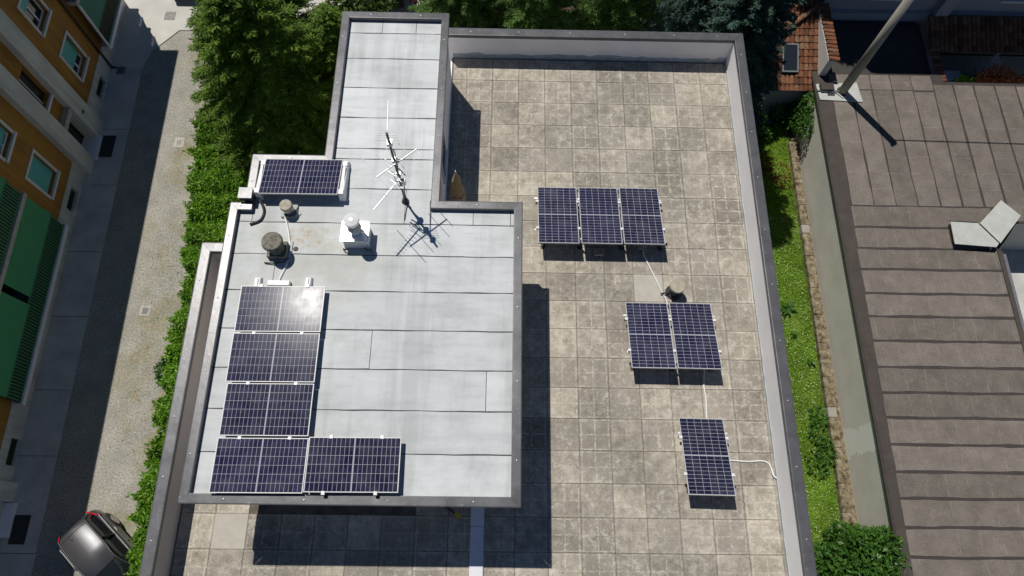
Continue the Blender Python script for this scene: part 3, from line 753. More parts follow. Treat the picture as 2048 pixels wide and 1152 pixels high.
def longtub(label, x, xf):
    t = thing('ballast_tub', label, 'mounting foot', (x, -5.38, RZ+.004), 0, 'white ballast tubs')
    W, L = .15, .98
    MB().add([(-W/2, -L/2, 0), (W/2, -L/2, 0), (W/2, L/2, 0), (-W/2, L/2, 0), (-W/2+.02, -L/2+.02, .26), (W/2-.02, -L/2+.02, .26), (W/2-.02, L/2-.02, .12), (-W/2+.02, L/2-.02, .12)], [(0, 3, 2, 1), (4, 5, 6, 7), (0, 1, 5, 4), (1, 2, 6, 5), (2, 3, 7, 6), (3, 0, 4, 7)]).build('tub', 'white', t, bevel=.015)
    for y, z in ((-.4, .245), (.36, .135)):
        MB().box(-.055, .055, y-.06, y+.06, z-.03, z+.045).build('bracket', 'white', t, bevel=.01)
    MB().box(-.03, .03, -.32, .28, .16, .215).build('rib', 'white', t, bevel=.008)
longtub('long white ballast tub at the right of the panel in the roof nook', -8.90, 1)
longtub('long white ballast tub at the left of the panel in the roof nook', -10.70, -1)

# ------------------------------------------------------------------ chimneys and roof furniture
def P_(t, name, mb, mat, bevel=0, smooth=False, kind=None, parent=None):
    return mb.build(name, mat, parent or t, bevel, smooth, kind)
t = thing('chimney', 'squat chimney with ribbed neck and lichen-grey round cap on the raised roof', 'chimney', (-10.13, -7.08, RZ))
P_(t, 'base', MB().box(-.2, .2, -.2, .16, 0, .17), 'chimney', .012)
P_(t, 'flashing', MB().box(-.27, .27, -.27, .23, .002, .03), 'capwhite')
for k in range(4):
    P_(t, 'rib', MB().cyl((0, 0), .165, .165, .175+k*.07, .215+k*.07, 24), 'chimney', .006)
P_(t, 'neck', MB().cyl((0, 0), .135, .135, .165, .47, 20), 'rubber', smooth=False)
P_(t, 'cap', MB().cyl((-.01, .0), .225, .205, .46, .53, 28), 'chimney', .012)
P_(t, 'strap', MB().tube([(-.27, -.28, .03), (-.05, -.3, .05), (.15, -.27, .06), (.26, -.2, .12)], .014), 'rubber')
t = thing('chimney', 'small vent chimney with round cracked cap beside the panel in the nook', 'chimney', (-10.02, -6.14, RZ))
P_(t, 'pipe', MB().cyl((0, 0), .115, .11, 0, .3, 20), 'galv', smooth=False)
P_(t, 'cap', MB().cyl((-.01, 0), .138, .13, .25, .33, 24), 'chimney_pale', .01)
P_(t, 'strap', MB().tube([(-.1, -.1, .1), (.05, -.16, .08), (.17, -.05, .13), (.2, .02, .16)], .012), 'rubber')
P_(t, 'base', MB().box(-.17, .17, -.15, .15, 0, .06), 'capwhite', .01)
t = thing('chimney', 'white metal chimney box with round white cowl glaring in the sun', 'chimney', (-8.49, -6.76, RZ))
P_(t, 'casing', MB().add([(-.27, -.22, 0.002), (.27, -.22, 0), (.27, .22, 0), (-.27, .22, 0), (-.25, -.19, .34), (.25, -.19, .34), (.25, .2, .34), (-.25, .2, .34)], [(0, 1, 5, 4), (1, 2, 6, 5), (2, 3, 7, 6), (3, 0, 4, 7), (0, 3, 2, 1), (4, 5, 6, 7)]), 'white', .01)
P_(t, 'lid', MB().box(-.3, .3, -.235, .245, .345, .375), 'whitemetal', .01)
P_(t, 'flue', MB().cyl((.02, 0), .11, .11, .37, .56, 20), 'whitemetal')
P_(t, 'collar', MB().cyl((.02, 0), .15, .10, .56, .64, 20).cyl((.02, 0), .09, .09, .641, .82, 16), 'galv')
P_(t, 'cowl', MB().cyl((.02, 0), .16, .155, .82, .90, 24).cyl((.02, 0), .155, .03, .9005, .93, 24), 'whitemetal', .006)
P_(t, 'strap', MB().tube([(-.29, -.25, .02), (-.26, -.29, .1), (-.2, -.3, .08)], .014).tube([(.17, -.26, .12), (.24, -.3, .06), (.3, -.28, .09), (.33, -.31, .02)], .016), 'rubber')
t = thing('roof_drain', 'small black drain hole in the pale roof between two chimneys', 'drain', (-9.79, -7.02, RZ))
P_(t, 'rim', MB().cyl((0, 0), .055, .05, .001, .012, 16), 'bitumen')
P_(t, 'grate', MB().cyl((0, 0), .04, .035, .012, .016, 12), 'rubber')
t = thing('vent', 'round capped vent pipe on the terrace above the pair of panels', 'vent', (-1.19, -6.95, 0))
P_(t, 'pipe', MB().cyl((0, 0), .13, .13, 0, .37, 20), 'bitumen')
P_(t, 'cap', MB().cyl((0, 0), .19, .18, .37, .45, 26), 'chimney_pale', .014)
P_(t, 'skirt', MB().cyl((0, 0), .21, .15, 0, .06, 20), 'bitumen')
P_(t, 'bracket', MB().tube([(-.13, -.04, .1), (-.34, -.05, .05)], .018), 'rubber')
# rain outlet box at the nook
t = thing('rain_outlet_box', 'folded metal rainwater box on the coping at the roof nook', 'outlet box', (-10.935, -5.84, RZ))
P_(t, 'casing', MB().box(-.15, .13, -.12, .125, .125, .26), 'coping', .012)
P_(t, 'lid', MB().box(-.16, .14, -.13, .135, .262, .275), 'coping', .004)
# duct cover crossing the terrace
t = thing('duct_cover', 'pale flat cable duct running south from the raised storey over the slabs', 'duct', (-5.855, -14, 0))
P_(t, 'cover', MB().box(-.145, .145, -2.7, 1.55, .005, .05), 'slabwhite', .006)
P_(t, 'cover', MB().box(-.145, .145, 1.558, 3.2, .005, .05), 'slabwhite', .006)
# yellow tool
t = thing('hand_broom', 'yellow tool lying on the slabs just below the raised roof edge', 'tool', (-6.36, -12.17, .01), -.6)
P_(t, 'handle', MB().tube([(-.25, 0, .02), (.02, 0, .03)], .02), 'rubber')
P_(t, 'head', MB().tube([(.02, 0, .035), (.12, 0, .035), (.17, 0, .03)], .045, 10), 'yellow')
# closed parasol against the tower wall
t = thing('parasol', 'closed tan parasol standing in the corner of the tower wall', 'parasol', (-6.49, -5.0, 0))
P_(t, 'pole', MB().tube([(0, 0, .05), (0, 0, 2.1)], .022), 'slabwhite')
cv = MB(); nn = 16; zs = [(2.22, .012), (2.1, .05), (1.9, .085), (1.6, .125), (1.25, .16), (1.0, .15), (.9, .12)]
for k, (z, r) in enumerate(zs):
    for i in range(nn):
        a = 2*math.pi*i/nn; rr = r*(1+.22*math.cos(8*a)*(.3 if k < 2 else 1)); cv.v.append((rr*math.cos(a), rr*math.sin(a), z))
for k in range(len(zs)-1):
    for i in range(nn): cv.f.append((k*nn+i, k*nn+(i+1) % nn, (k+1)*nn+(i+1) % nn, (k+1)*nn+i))
P_(t, 'canopy', cv, 'tan', smooth=True)
P_(t, 'finial', MB().cyl((0, 0), .02, .012, 2.2, 2.3, 10), 'white')
P_(t, 'base', MB().box(-.25, .25, -.25, .25, 0, .06), 'slabgrey', .02)
P_(t, 'tie', MB().cyl((0, 0), .165, .165, 1.28, 1.32, 16, cap=False), 'rubber')

# ------------------------------------------------------------------ antenna mast
t = thing('antenna_mast', 'television antenna mast with three aerials on the raised roof', 'antenna', (-7.54, -5.84, RZ))
ao = Vector(t.location)
def A(name, mb, mat, parent=None, smooth=False):
    o = mb.build(name, mat, parent or t, 0, smooth); o.data.transform(Matrix.Translation(-ao)); return o
A('mast', MB().tube([(-7.54, -5.84, RZ), (-7.555, -5.83, 3.7), (-7.57, -5.82, 5.0)], .024, 10), 'mast')
A('mast_foot', MB().cyl((-7.54, -5.84), .085, .05, RZ, RZ+.14, 14), 'bitumen')
A('cable', MB().tube(smoothpath([(-7.51, -5.86, 4.5), (-7.5, -5.85, 4.1), (-7.52, -5.9, 3.6), (-7.47, -5.89, 3.2), (-7.5, -5.9, 2.8), (-7.46, -5.92, 2.5), (-7.5, -5.98, RZ+.02), (-7.53, -6.3, RZ+.015)]), .011, 6), 'rubber')
def yagi(p, q, elems, boom_r, mat='alu'):
    p, q = Vector(p), Vector(q); d = (q-p).normalized(); s = d.cross(Vector((0, 0, 1))).normalized()
    b = A('boom', MB().tube([p, q], boom_r, 6), mat)
    for u, L, r in elems:
        c = p.lerp(q, u)+Vector((0, 0, boom_r)); e = A('element', MB().tube([c-s*L/2, c+s*L/2], r, 5), mat, b)
    return b
# VHF: long elements
yagi((-7.87, -6.22, 4.06), (-7.11, -5.55, 4.06), [(0.03, 1.0, .0065), (.3, .86, .006), (.52, .8, .006), (.78, .74, .006), (.99, .42, .007)], .017)
# UHF pointing to the lower left
yagi((-7.98, -6.66, 3.53), (-7.53, -5.98, 3.55), [(u, .17+.05*u, .004) for u in (.08, .18, .28, .38, .48, .58, .68)] + [(.8, .3, .006)], .016)
A('reflector', MB().tube([(-7.75, -5.86, 3.72), (-7.47, -6.06, 3.72)], .012, 6).tube([(-7.72, -5.9, 3.42), (-7.45, -6.1, 3.42)], .012, 6).tube([(-7.6, -5.95, 3.40), (-7.6, -5.95, 3.75)], .012, 6).tube([(-7.68, -5.8, 3.58), (-7.42, -6.1, 3.58)], .009, 6), 'alu')
A('reflector', MB().tube([(-7.82, -5.66, 3.86), (-7.52, -5.85, 3.8)], .014, 6).tube([(-7.5, -5.86, 3.8), (-7.36, -6.0, 3.76)], .014, 6), 'alu')
# log-periodic aerial pointing north at the top
yagi((-7.62, -5.78, 4.64), (-7.66, -4.86, 4.64), [(.02, .40, .005), (.08, .38, .005), (.14, .34, .005), (.2, .3, .005), (.26, .26, .004)], .012)
for b_ in ((-7.60, -7.5, -5.88, -5.76, 4.02, 4.1), (-7.61, -7.51, -5.87, -5.75, 4.6, 4.68), (-7.59, -7.49, -5.9, -5.8, 3.5, 3.58)): A('clamp', MB().box(*b_), 'galv')
A('splitter_box', MB().box(-7.50, -7.42, -5.93, -5.85, 3.25, 3.4), 'white')

# ------------------------------------------------------------------ apartment building in the west
AB = thing('apartment_building', 'ochre orange apartment building with green awnings and turquoise shutters', 'building', (-23.6, 0, G), math.asin(.022))
def AP(name, mb, mat, parent=None, **k): return mb.build(name, mat, parent or AB, **k)
def facade(name, mat, y0, y1, h0, h1, holes, off=0, depth=.22, parent=None):
    ys_ = sorted({y0, y1, *[v for h in holes for v in h[:2]]}); hs_ = sorted({h0, h1, *[v for h in holes for v in h[2:]]})
    m = MB()
    for a, b in zip(ys_, ys_[1:]):
        for c, d in zip(hs_, hs_[1:]):
            if any(a >= h[0]-1e-6 and b <= h[1]+1e-6 and c >= h[2]-1e-6 and d <= h[3]+1e-6 for h in holes): continue
            m.add([(off, a, c), (off, b, c), (off, b, d), (off, a, d)], [(0, 1, 2, 3)])
    for a, b, c, d in holes:
        m.add([(off, a, c), (off, b, c), (off, b, d), (off, a, d), (off-depth, a, c), (off-depth, b, c), (off-depth, b, d), (off-depth, a, d)], [(0, 1, 5, 4), (1, 2, 6, 5), (2, 3, 7, 6), (3, 0, 4, 7)])
    return AP(name, m, mat, parent)
WIN = [(6.1, 7.22, 1.78, 3.3), (6.1, 7.22, 4.58, 6.0), (.36, 1.46, 1.78, 3.32), (.36, 1.46, 4.58, 6.0)]
facade('facade', 'orange', 5.05, 11.9, 1.0, 8.1, [w for w in WIN if w[0] > 5])
facade('facade', 'orange', -16, 2.42, 1.0, 8.1, [w for w in WIN if w[0] < 5] + [(-7.6, -1.0, 1.1, 3.5), (-7.6, -1.0, 3.95, 6.3)])
AP('side_wall', MB().add([(0, 11.9, 0), (-9, 11.9, 0), (-9, 11.9, 8.1), (0, 11.9, 8.1)], [(0, 1, 2, 3)]).add([(0, -16, 0), (-9, -16, 0), (-9, -16, 8.1), (0, -16, 8.1)], [(0, 1, 2, 3)]).add([(-9, -16, 0), (-9, 11.9, 0), (-9, 11.9, 8.1), (-9, -16, 8.1)], [(0, 1, 2, 3)]), 'orange')
AP('roof', MB().box(-9.6, .6, -16.6, 12.6, 8.12, 8.3), 'slabgrey')
AP('roof_slope', MB().add([(.55, -16.5, 8.305), (.55, 12.5, 8.305), (-4.5, 8, 9.6), (-4.5, -12, 9.6), (-9.5, 12.5, 8.305), (-9.5, -16.5, 8.305)], [(0, 1, 2, 3), (1, 4, 2), (4, 5, 3, 2), (5, 0, 3)]), 'tile')
BW = [(6.2, 7.22, .13, .63), (.42, 1.43, .2, .72), (-10.0, -9.03, .06, .6)]
facade('plinth', 'whitewash', 5.05, 11.9, -.1, 1.0, BW[:1], .03, .15)
facade('plinth', 'whitewash', -16, 2.42, -.1, 1.0, BW[1:], .03, .15)
AP('plinth_cap', MB().box(-.01, .03, -16, 2.42, 1.0, 1.02).box(-.01, .03, 5.05, 11.9, 1.0, 1.02), 'whitewash')
for a, b, c, d in BW:
    g_ = AP('cellar_window', MB().add([(-.115, a, c), (-.115, b, c), (-.115, b, d), (-.115, a, d)], [(0, 1, 2, 3)]), 'green_dark')
    gm = MB()
    for k in range(9): gm.box(-.10, -.08, a+(b-a)*(k+.5)/9-.012, a+(b-a)*(k+.5)/9+.012, c+.01, d-.01)
    AP('grille', gm, 'green_dark', g_)
for k, (a, b, c, d) in enumerate(WIN):
    s_ = AP('window', MB().add([(-.2, a, c), (-.2, b, c), (-.2, b, d), (-.2, a, d)], [(0, 1, 2, 3)]), 'glass')
    fr = MB().box(-.02, .045, a-.11, a, c-.12, d+.1).box(-.02, .045, b, b+.11, c-.12, d+.1).box(-.02, .045, a, b, d, d+.1)
    AP('surround', fr, 'stone', s_)
    AP('sill', MB().box(-.2, .1, a-.11, b+.11, c-.125, c-.005), 'stone', s_, bevel=.01)
    AP('casement', MB().box(-.19, -.15, a, a+.06, c, d).box(-.19, -.15, b-.06, b, c, d).box(-.19, -.15, a+.06, b-.06, c, c+.07).box(-.19, -.16, (a+b)/2-.04, (a+b)/2+.04, c+.07, d), 'slabwhite', s_)
    low = [.26, .62, .02, .1][k]
    sh = MB()
    zz = c+low*(d-c)+.02; nz = int((d-zz)/.06)
    for q in range(nz): sh.box(-.14, -.118, a+.01, b-.01, zz+q*(d-zz)/nz+.004, zz+(q+1)*(d-zz)/nz-.001)
    AP('roller_shutter', sh, 'teal', s_)
# stairwell bay between two white piers
AP('pier', MB().box(-.5, .3, 4.24, 5.045, -.1, 8.1), 'whitewash', bevel=.01)
AP('pier', MB().box(-.5, .3, 2.425, 3.2, -.1, 8.1), 'whitewash', bevel=.01)
facade('stair_wall', 'orange', 3.2, 4.24, 2.35, 8.1, [(3.24, 4.2, 3.3, 5.0)], .0, .2)
sw = AP('stair_window', MB().add([(-.19, 3.24, 3.3), (-.19, 4.2, 3.3), (-.19, 4.2, 5.0), (-.19, 3.24, 5.0)], [(0, 1, 2, 3)]), 'glass')
AP('sill', MB().box(-.18, .1, 3.23, 4.21, 3.18, 3.29), 'slabwhite', sw)
AP('mullion', MB().box(-.18, -.14, 3.70, 3.74, 3.3, 5.0), 'slabwhite', sw)
AP('canopy', MB().box(-.5, .25, 3.21, 4.23, 2.1, 2.34), 'slabgrey')
dr = AP('entrance_door', MB().add([(-.35, 3.21, .2), (-.35, 4.23, .2), (-.35, 4.23, 2.1), (-.35, 3.21, 2.1)], [(0, 1, 2, 3)]), 'glass')
AP('door_frame', MB().box(-.34, -.3, 3.21, 3.27, .2, 2.1).box(-.34, -.3, 4.17, 4.23, .2, 2.1).box(-.34, -.3, 3.7, 3.75, .2, 2.1), 'pipe', dr)
AP('handle', MB().box(-.3, -.25, 3.64, 3.67, .95, 1.3), 'alu', dr)
AP('doorstep', MB().box(-.34, .42, 3.12, 4.32, 0, .2), 'slabwhite', bevel=.015)
AP('doorstep', MB().box(.03, .45, -12.5, -11.3, 0, .2), 'slabwhite', bevel=.015)
AP('pier', MB().box(-.3, .3, -11.28, -10.6, -.1, 8.1), 'whitewash')
AP('number_plate', MB().box(.302, .315, 4.5, 4.66, 1.5, 1.62), 'pipe')
AP('downpipe', MB().tube([(.07, 8.12, 0.05), (.07, 8.12, 8.1)], .05), 'pipe')
AP('downpipe', MB().tube([(.1, 8.12, .05), (.3, 8.1, .03)], .05), 'pipe')
# balconies
def balcony(y0, y1, top, mat_aw, n_aw, h0=.85, slab='slabwhite', gap=.3, dark=False):
    s0 = AP('balcony_slab', MB().box(-1.0, .42, y0, y1, h0, h0+.2), slab, bevel=.01)
    AP('balcony_floor_side', MB().box(-1.1, -1.02, y0, y1, h0+.2, h0+2.65), 'rail_dark', s0)
    rl = AP('railing', MB().box(.33, .37, y0+.04, y1-.04, h0+1.14, h0+1.18).box(.33, .37, y0+.04, y1-.04, h0+.24, h0+.28).box(.0, .34, y0+.04, y0+.07, h0+1.14, h0+1.18).box(.0, .34, y1-.07, y1-.04, h0+1.14, h0+1.18), 'rail_green')
    bars = MB(); nb = int((y1-y0)/.125)
    for k in range(nb):
        y = y0+.06+(y1-y0-.12)*(k+.5)/nb; bars.box(.335, .365, y-.026, y+.026, h0+.28, h0+1.14)
    AP('bars', bars, 'rail_green' if not dark else 'rail_dark', rl, kind='stuff')
    AP('privacy_cloth', MB().box(.30, .31, y0+.05, y1-.05, h0+.25, h0+1.15), 'rail_dark', rl)
    if n_aw:
        ln = (y1-y0-.1-gap*(n_aw-1))/n_aw
        for k in range(n_aw):
            a = y1-.05-k*(ln+gap); b = a-ln; aw = MB(); vs = []
            offs = .40+.05*k
            for i in range(9):
                f = i/8; sag = -.05*math.sin(math.pi*f)
                for y in (a, b): vs.append((.30+(offs-.30)*f+sag*.4, y, h0+2.72-(1.56)*f))
            aw.add(vs, [(2*i, 2*i+1, 2*i+3, 2*i+2) for i in range(8)])
            ao_ = AP('awning', aw, mat_aw[k % len(mat_aw)])
            AP('awning_bar', MB().tube([(offs, a, h0+1.17), (offs, b, h0+1.17)], .02), 'rail_green', ao_)
    return s0
balcony(-7.9, -.5, 1, ['awning', 'awning'], 2)
balcony(-7.9, -.55, 1, ['awning'], 2, h0=3.58, slab='slabgrey')
balcony(8.42, 11.95, 1, ['awning_teal'], 1, dark=True)
balcony(8.42, 11.95, 1, ['awning_teal'], 1, h0=3.58, slab='slabgrey')
AP('balcony_post', MB().box(.34, .42, 8.44, 8.52, 1.05, 3.56), 'slabwhite')
# street furniture on that side
def flatbox(name, label, cat, x, y, sx, sy, h, mat, inner=None, rz=0, z=0):
    t = thing(name, label, cat, (x, y, G+z), rz)
    MB().box(-sx/2, sx/2, -sy/2, sy/2, -.02, h).build('frame', mat, t, bevel=.004)
    if inner:
        MB().box(-sx*.33, sx*.33, -sy*.33, sy*.33, h+.001, h+.008).build('cover', inner, t)
        for k in (-1, 0, 1): MB().box(sx*.14*k-.012, sx*.14*k+.012, -sy*.24, sy*.24, h+.009, h+.014).build('slot', 'carblack', t)
    return t
flatbox('drain_cover', 'pale square drain cover in the sunlit gravel beside the hedge', 'drain cover', -19.9, 4.15, .44, .5, .008, 'ironpale', 'ironpale')
flatbox('drain_cover', 'small dark drain grate with pale frame among the weeds', 'drain cover', -19.82, -3.8, .4, .42, .008, 'ironpale', 'iron')
flatbox('drain_cover', 'dark manhole plate in the bright courtyard concrete', 'drain cover', -21.6, 11.2, .5, .5, .008, 'iron', z=.041)
flatbox('door_mat', 'dark door mat before the entrance step between two piers', 'door mat', -22.98, 3.85, .58, 1.1, .015, 'mat', z=.046)
flatbox('door_mat', 'dark door mat before the step near the parked car', 'door mat', -22.6, -12.2, .58, 1.0, .015, 'mat', z=.046)
flatbox('drain_cover', 'rusty square drain on the pavement below the downpipe', 'drain cover', -23.25, 7.95, .4, .42, .01, 'iron', 'iron', z=.046)

# ------------------------------------------------------------------ parked car
def car():
    hd = math.atan2(-.656, .755)
    t = thing('parked_car', 'silver grey hatchback parked slantwise with its red tail lamp to the street', 'car', (-20.22, -12.05, G), hd)
    t.scale = (1.07, 1.07, 1.05)
    # rings: (s, [(y,z)...]) half profiles; s from the tail to the nose
    def loft(rings, close=True):
        m = MB(); K = len(rings[0][1])*2
        for s, hp in rings:
            ring = [(s, y, z) for y, z in hp] + [(s, -y, z) for y, z in reversed(hp)]
            m.v += ring
        for i in range(len(rings)-1):
            for j in range(K):
                m.f.append((i*K+j, i*K+(j+1) % K, (i+1)*K+(j+1) % K, (i+1)*K+j))
        if close: m.f += [tuple(range(K-1, -1, -1)), tuple(range((len(rings)-1)*K, len(rings)*K))]
        return m
    def hp(w, zb, zw, zt, wt): return [(0, zb), (w*.86, zb), (w, zb+.12), (w*1.0, zw), (wt, zt), (0, zt+.02)]
    body = [(0.0, hp(.60, .34, .62, .80, .54)), (.06, hp(.70, .28, .70, .92, .62)), (.3, hp(.77, .22, .74, .97, .70)), (.9, hp(.79, .20, .74, .96, .73)),
            (2.2, hp(.79, .20, .70, .93, .73)), (2.9, hp(.78, .21, .68, .90, .70)), (3.4, hp(.74, .24, .62, .78, .62)), (3.68, hp(.62, .30, .54, .66, .48)), (3.74, hp(.5, .36, .5, .58, .4))]
    P_(t, 'body', loft(body), 'carpaint', smooth=True, bevel=0)
    gl = lambda w, z0, wt, z1: [(0, z0), (w, z0), (wt+.03, z0+(z1-z0)*.75), (wt, z1), (0, z1+.012)]
    g = [(.12, gl(.66, .9, .62, .97)), (.36, gl(.71, .9, .46, 1.36)), (.55, gl(.725, .9, .475, 1.425)), (1.3, gl(.73, .9, .49, 1.455)), (2.0, gl(.73, .9, .475, 1.42)), (2.35, gl(.725, .9, .50, 1.24)), (2.85, gl(.70, .88, .64, .92))]
    P_(t, 'greenhouse', loft(g), 'carglass', smooth=True)
    rf = [(.24, [(0, 1.34), (.36, 1.33), (.40, 1.31), (0, 1.32)]), (.34, [(0, 1.395), (.43, 1.385), (.47, 1.36), (0, 1.375)]), (.55, [(0, 1.452), (.46, 1.44), (.495, 1.415), (0, 1.43)]), (1.3, [(0, 1.482), (.475, 1.47), (.51, 1.445), (0, 1.46)]), (2.02, [(0, 1.447), (.46, 1.435), (.49, 1.41), (0, 1.425)])]
    roof = P_(t, 'roof', loft(rf), 'carpaint', smooth=True)
    P_(t, 'roof_seam', MB().tube([(.46, -.44, 1.418), (.43, 0, 1.432), (.46, .44, 1.418)], .007), 'carblack', parent=roof)
    P_(t, 'aerial', MB().tube([(.62, -.12, 1.455), (.56, -.14, 1.53)], .008).cyl((.62, -.12), .03, .02, 1.45, 1.475, 10), 'carblack', parent=roof)
    for s in (-1, 1):
        P_(t, 'roof_rail', MB().tube(smoothpath([(.34, s*.48, 1.39), (.8, s*.505, 1.452), (1.4, s*.515, 1.463), (2.05, s*.495, 1.42), (2.8, s*.67, .96)]), .022, 6), 'carpaint', parent=roof)
        lw = 1.0 if s > 0 else .93
        P_(t, 'tail_lamp', MB().add([(.012, s*.585, .60), ((.36 if s > 0 else .12), s*.79*lw, .64), ((.38 if s > 0 else .12), s*.758*lw, .965 if s > 0 else .9), (.03, s*.565, .955), (-.012, s*.52, .60), (-.006, s*.50, .92), ((.34 if s > 0 else .1), s*.70*lw, .99 if s > 0 else .91), (.06, s*.52, .975)], [(0, 1, 2, 3), (0, 3, 5, 4), (3, 2, 6, 7), (5, 3, 7)]), 'redlamp')
        P_(t, 'window_trim', MB().tube([(.34, s*.742, .945), (1.2, s*.75, .95), (2.6, s*.738, .925)], .014, 6), 'rim')
        P_(t, 'door_pillar', MB().tube([(1.25, s*.74, .93), (1.2, s*.52, 1.43)], .03, 6), 'carblack')
        dd = P_(t, 'door', MB().box(.95, 2.3, s*.788-.006, s*.788+.006, .35, .78), 'carpaint')
        P_(t, 'handle', MB().tube([(.98, s*.80, .77), (1.14, s*.80, .775)], .015, 6), 'rim', parent=dd)
        P_(t, 'handle', MB().tube([(1.98, s*.80, .75), (2.14, s*.80, .755)], .015, 6), 'rim', parent=dd)
        P_(t, 'mirror', MB().tube([(2.42, s*.76, .95), (2.44, s*.9, .98)], .055, 8), 'carblack')
        for x in (.62, 3.02):
            wl = MB(); wl.cyl((0, 0), .30, .30, -.1, .1, 24); o = P_(t, 'wheel', wl, 'tyre', bevel=.03); o.location = (x, s*.71, .30); o.rotation_euler = (math.pi/2, 0, 0)
            r_ = MB().cyl((0, 0), .2, .19, -.115, .115, 14).build('rim', 'rim', o)
            a_ = P_(t, 'wheel_arch', MB().cyl((0, 0), .345, .345, -.02, .02, 24), 'carblack'); a_.location = (x, s*.765, .32); a_.rotation_euler = (math.pi/2, 0, 0)
    P_(t, 'rear_bumper', MB().box(-.05, .06, -.6, .6, .3, .5), 'carblack', .03)
    P_(t, 'licence_plate', MB().box(-.012, -.002, -.26, .26, .62, .73), 'white')
    return t
car()

# ------------------------------------------------------------------ garage in the east
GA = thing('garage', 'low garage block with olive walls and brown felt roof in strips', 'garage', (10, -4, G))
def GP(name, mb, mat, parent=None, **k):
    o = mb.build(name, mat, parent or GA, **k); o.data.transform(Matrix.Translation(-Vector((10, -4, G)))); return o
GPOLY = [(7.78, -26), (13.75, -26), (13.85, -1.55), (14.75, -.45), (24, -.45), (24, 6.15), (13.3, 6.2), (13.3, 6.6), (7.78, 6.6)]
GP('wall', MB().prism(GPOLY, G-.3, GZ-.03), 'garage_wall')
gr_ = GP('roof_base', MB().prism([(7.74, -26.05), (13.79, -26.05), (13.89, -1.57), (14.77, -.49), (24.05, -.49), (24.05, 6.2), (13.34, 6.25), (13.34, 6.65), (7.74, 6.65)], GZ-.028, GZ-.006), 'felt_seam')
def felt(poly_x0, x1, y0, y1, g=.03, mat='felt', along='x', lift=0):
    """one felt sheet with a slightly wandering edge"""
    x0 = poly_x0; m = MB(); n = max(3, int(max(x1-x0, y1-y0)/.45)); ph = random.uniform(0, 9); vs = []
    wv = lambda u, s: .012*math.sin(u*1.9+ph+s)+.009*math.sin(u*5.3+ph*2+s)+random.uniform(-.006, .006)
    for i in range(n+1):
        f = i/n
        if along == 'x':
            x = x0+g*.3+(x1-x0-g*.6)*f; vs += [(x, y0+g+wv(x, 0), GZ+lift), (x, y1-g+wv(x, 3), GZ+lift)]
        else:
            y = y0+g*.3+(y1-y0-g*.6)*f; vs += [(x0+g+wv(y, 0), y, GZ+lift), (x1-g+wv(y, 3), y, GZ+lift)]
    m.add(vs, [(2*i, 2*i+1, 2*i+3, 2*i+2) for i in range(n)])
    K = len(m.v); m.v += [(x, y, z-.006) for x, y, z in m.v]
    for i in range(n): m.f += [(2*i, 2*i+2, K+2*i+2, K+2*i), (2*i+1, K+2*i+1, K+2*i+3, 2*i+3)]
    m.f += [(0, K, K+1, 1), (2*n, 2*n+1, K+2*n+1, K+2*n)]
    return GP('felt_sheet', m, mat, gr_)
xs = [8.38, 9.29, 10.16, 11.04, 11.94, 12.82, 13.7, 14.58, 15.49, 16.4, 17.3, 18.2, 19.1, 20.0]
for a, b in zip(xs, xs[1:]):
    top = 6.58 if b < 13.3 else 6.12
    if a < 12.8: 
        felt(a, b, .22, 5.75+random.uniform(-.05, .05), along='y', g=.028 if a > 9 else .04)
        felt(a, b, 5.78, 6.55, along='y', g=.02)
    else: felt(a, b, .22 if a < 14 else -.4, 6.1, along='y', g=.045)
yy = [.22, -.75, -1.66, -2.54, -3.53, -4.45, -5.40, -6.39, -7.33, -8.23, -9.17, -10.09, -10.97, -11.9, -12.84, -13.75, -14.7, -15.6, -16.5]
for k, (a, b) in enumerate(zip(yy, yy[1:])):
    felt(8.28-.012*k, 13.72 if a < -1 else 13.6+.3*(k == 0), b, a, g=.052)
felt(7.80, 8.40, .3, 6.4, mat='felt_dark', along='y', g=.004, lift=-.002); 
for k, (a, b, x) in enumerate(((.3, -1.6, 8.33), (-1.6, -3.6, 8.27), (-3.6, -6.4, 8.24), (-6.4, -10, 8.2), (-10, -17, 8.14))):
    felt(7.80, x, b, a, mat='felt_dark', along='y', g=.003, lift=.003+.001*k)
GP('roof_edge_trim', MB().box(7.70, 7.76, -26, 6.65, GZ-.06, GZ+.035), 'felt_seam')
GP('roof_edge_trim', MB().prism([(13.66, -17), (13.84, -17), (13.9, -1.7), (13.72, -1.7)], GZ-.004, GZ+.03), 'felt_dark')
GP('roof_gutter', MB().prism([(13.86, -17), (13.98, -17), (14.05, -1.8), (13.93, -1.8)], GZ-.12, GZ-.02), 'galv')
sheet('rear_courtyard', [(13.6, -26), (26, -26), (26, -.45), (13.6, -.45)], G+.002, 'pavement')
# pale flashing plates round the corner of the light court
RL = thing('roof_light_upstand', 'pale bent slate plates capping the corner of the light court on the garage roof', 'roof capping', (13.2, -.9, GZ))
def RP(name, poly, z0, z1, mat, bevel=0):
    o = MB().prism([(x-13.2, y+.9) for x, y in poly], z0, z1).build(name, mat, RL, bevel); return o
p1 = [(11.98, -.59), (13.04, -.64), (13.66, -1.50), (13.52, -1.66), (11.94, -1.55)]
p2 = [(13.10, -.66), (14.18, .38), (14.8, -.3), (13.70, -1.50)]
RP('plate', p1, .24, .28, 'capwhite', .008); RP('plate', p2, .27, .31, 'capwhite', .008)
RP('upstand', [(12.02, -.63), (12.98, -.68), (13.56, -1.46), (12.0, -1.40)], .0, .239, 'felt_dark')
RP('upstand', [(13.16, -.68), (14.17, .32), (14.7, -.3), (13.72, -1.38)], .0, .269, 'felt_dark')
RP('drip_edge', [(11.95, -.555), (13.05, -.605), (13.03, -.63), (11.97, -.575)], .245, .295, 'felt_seam')
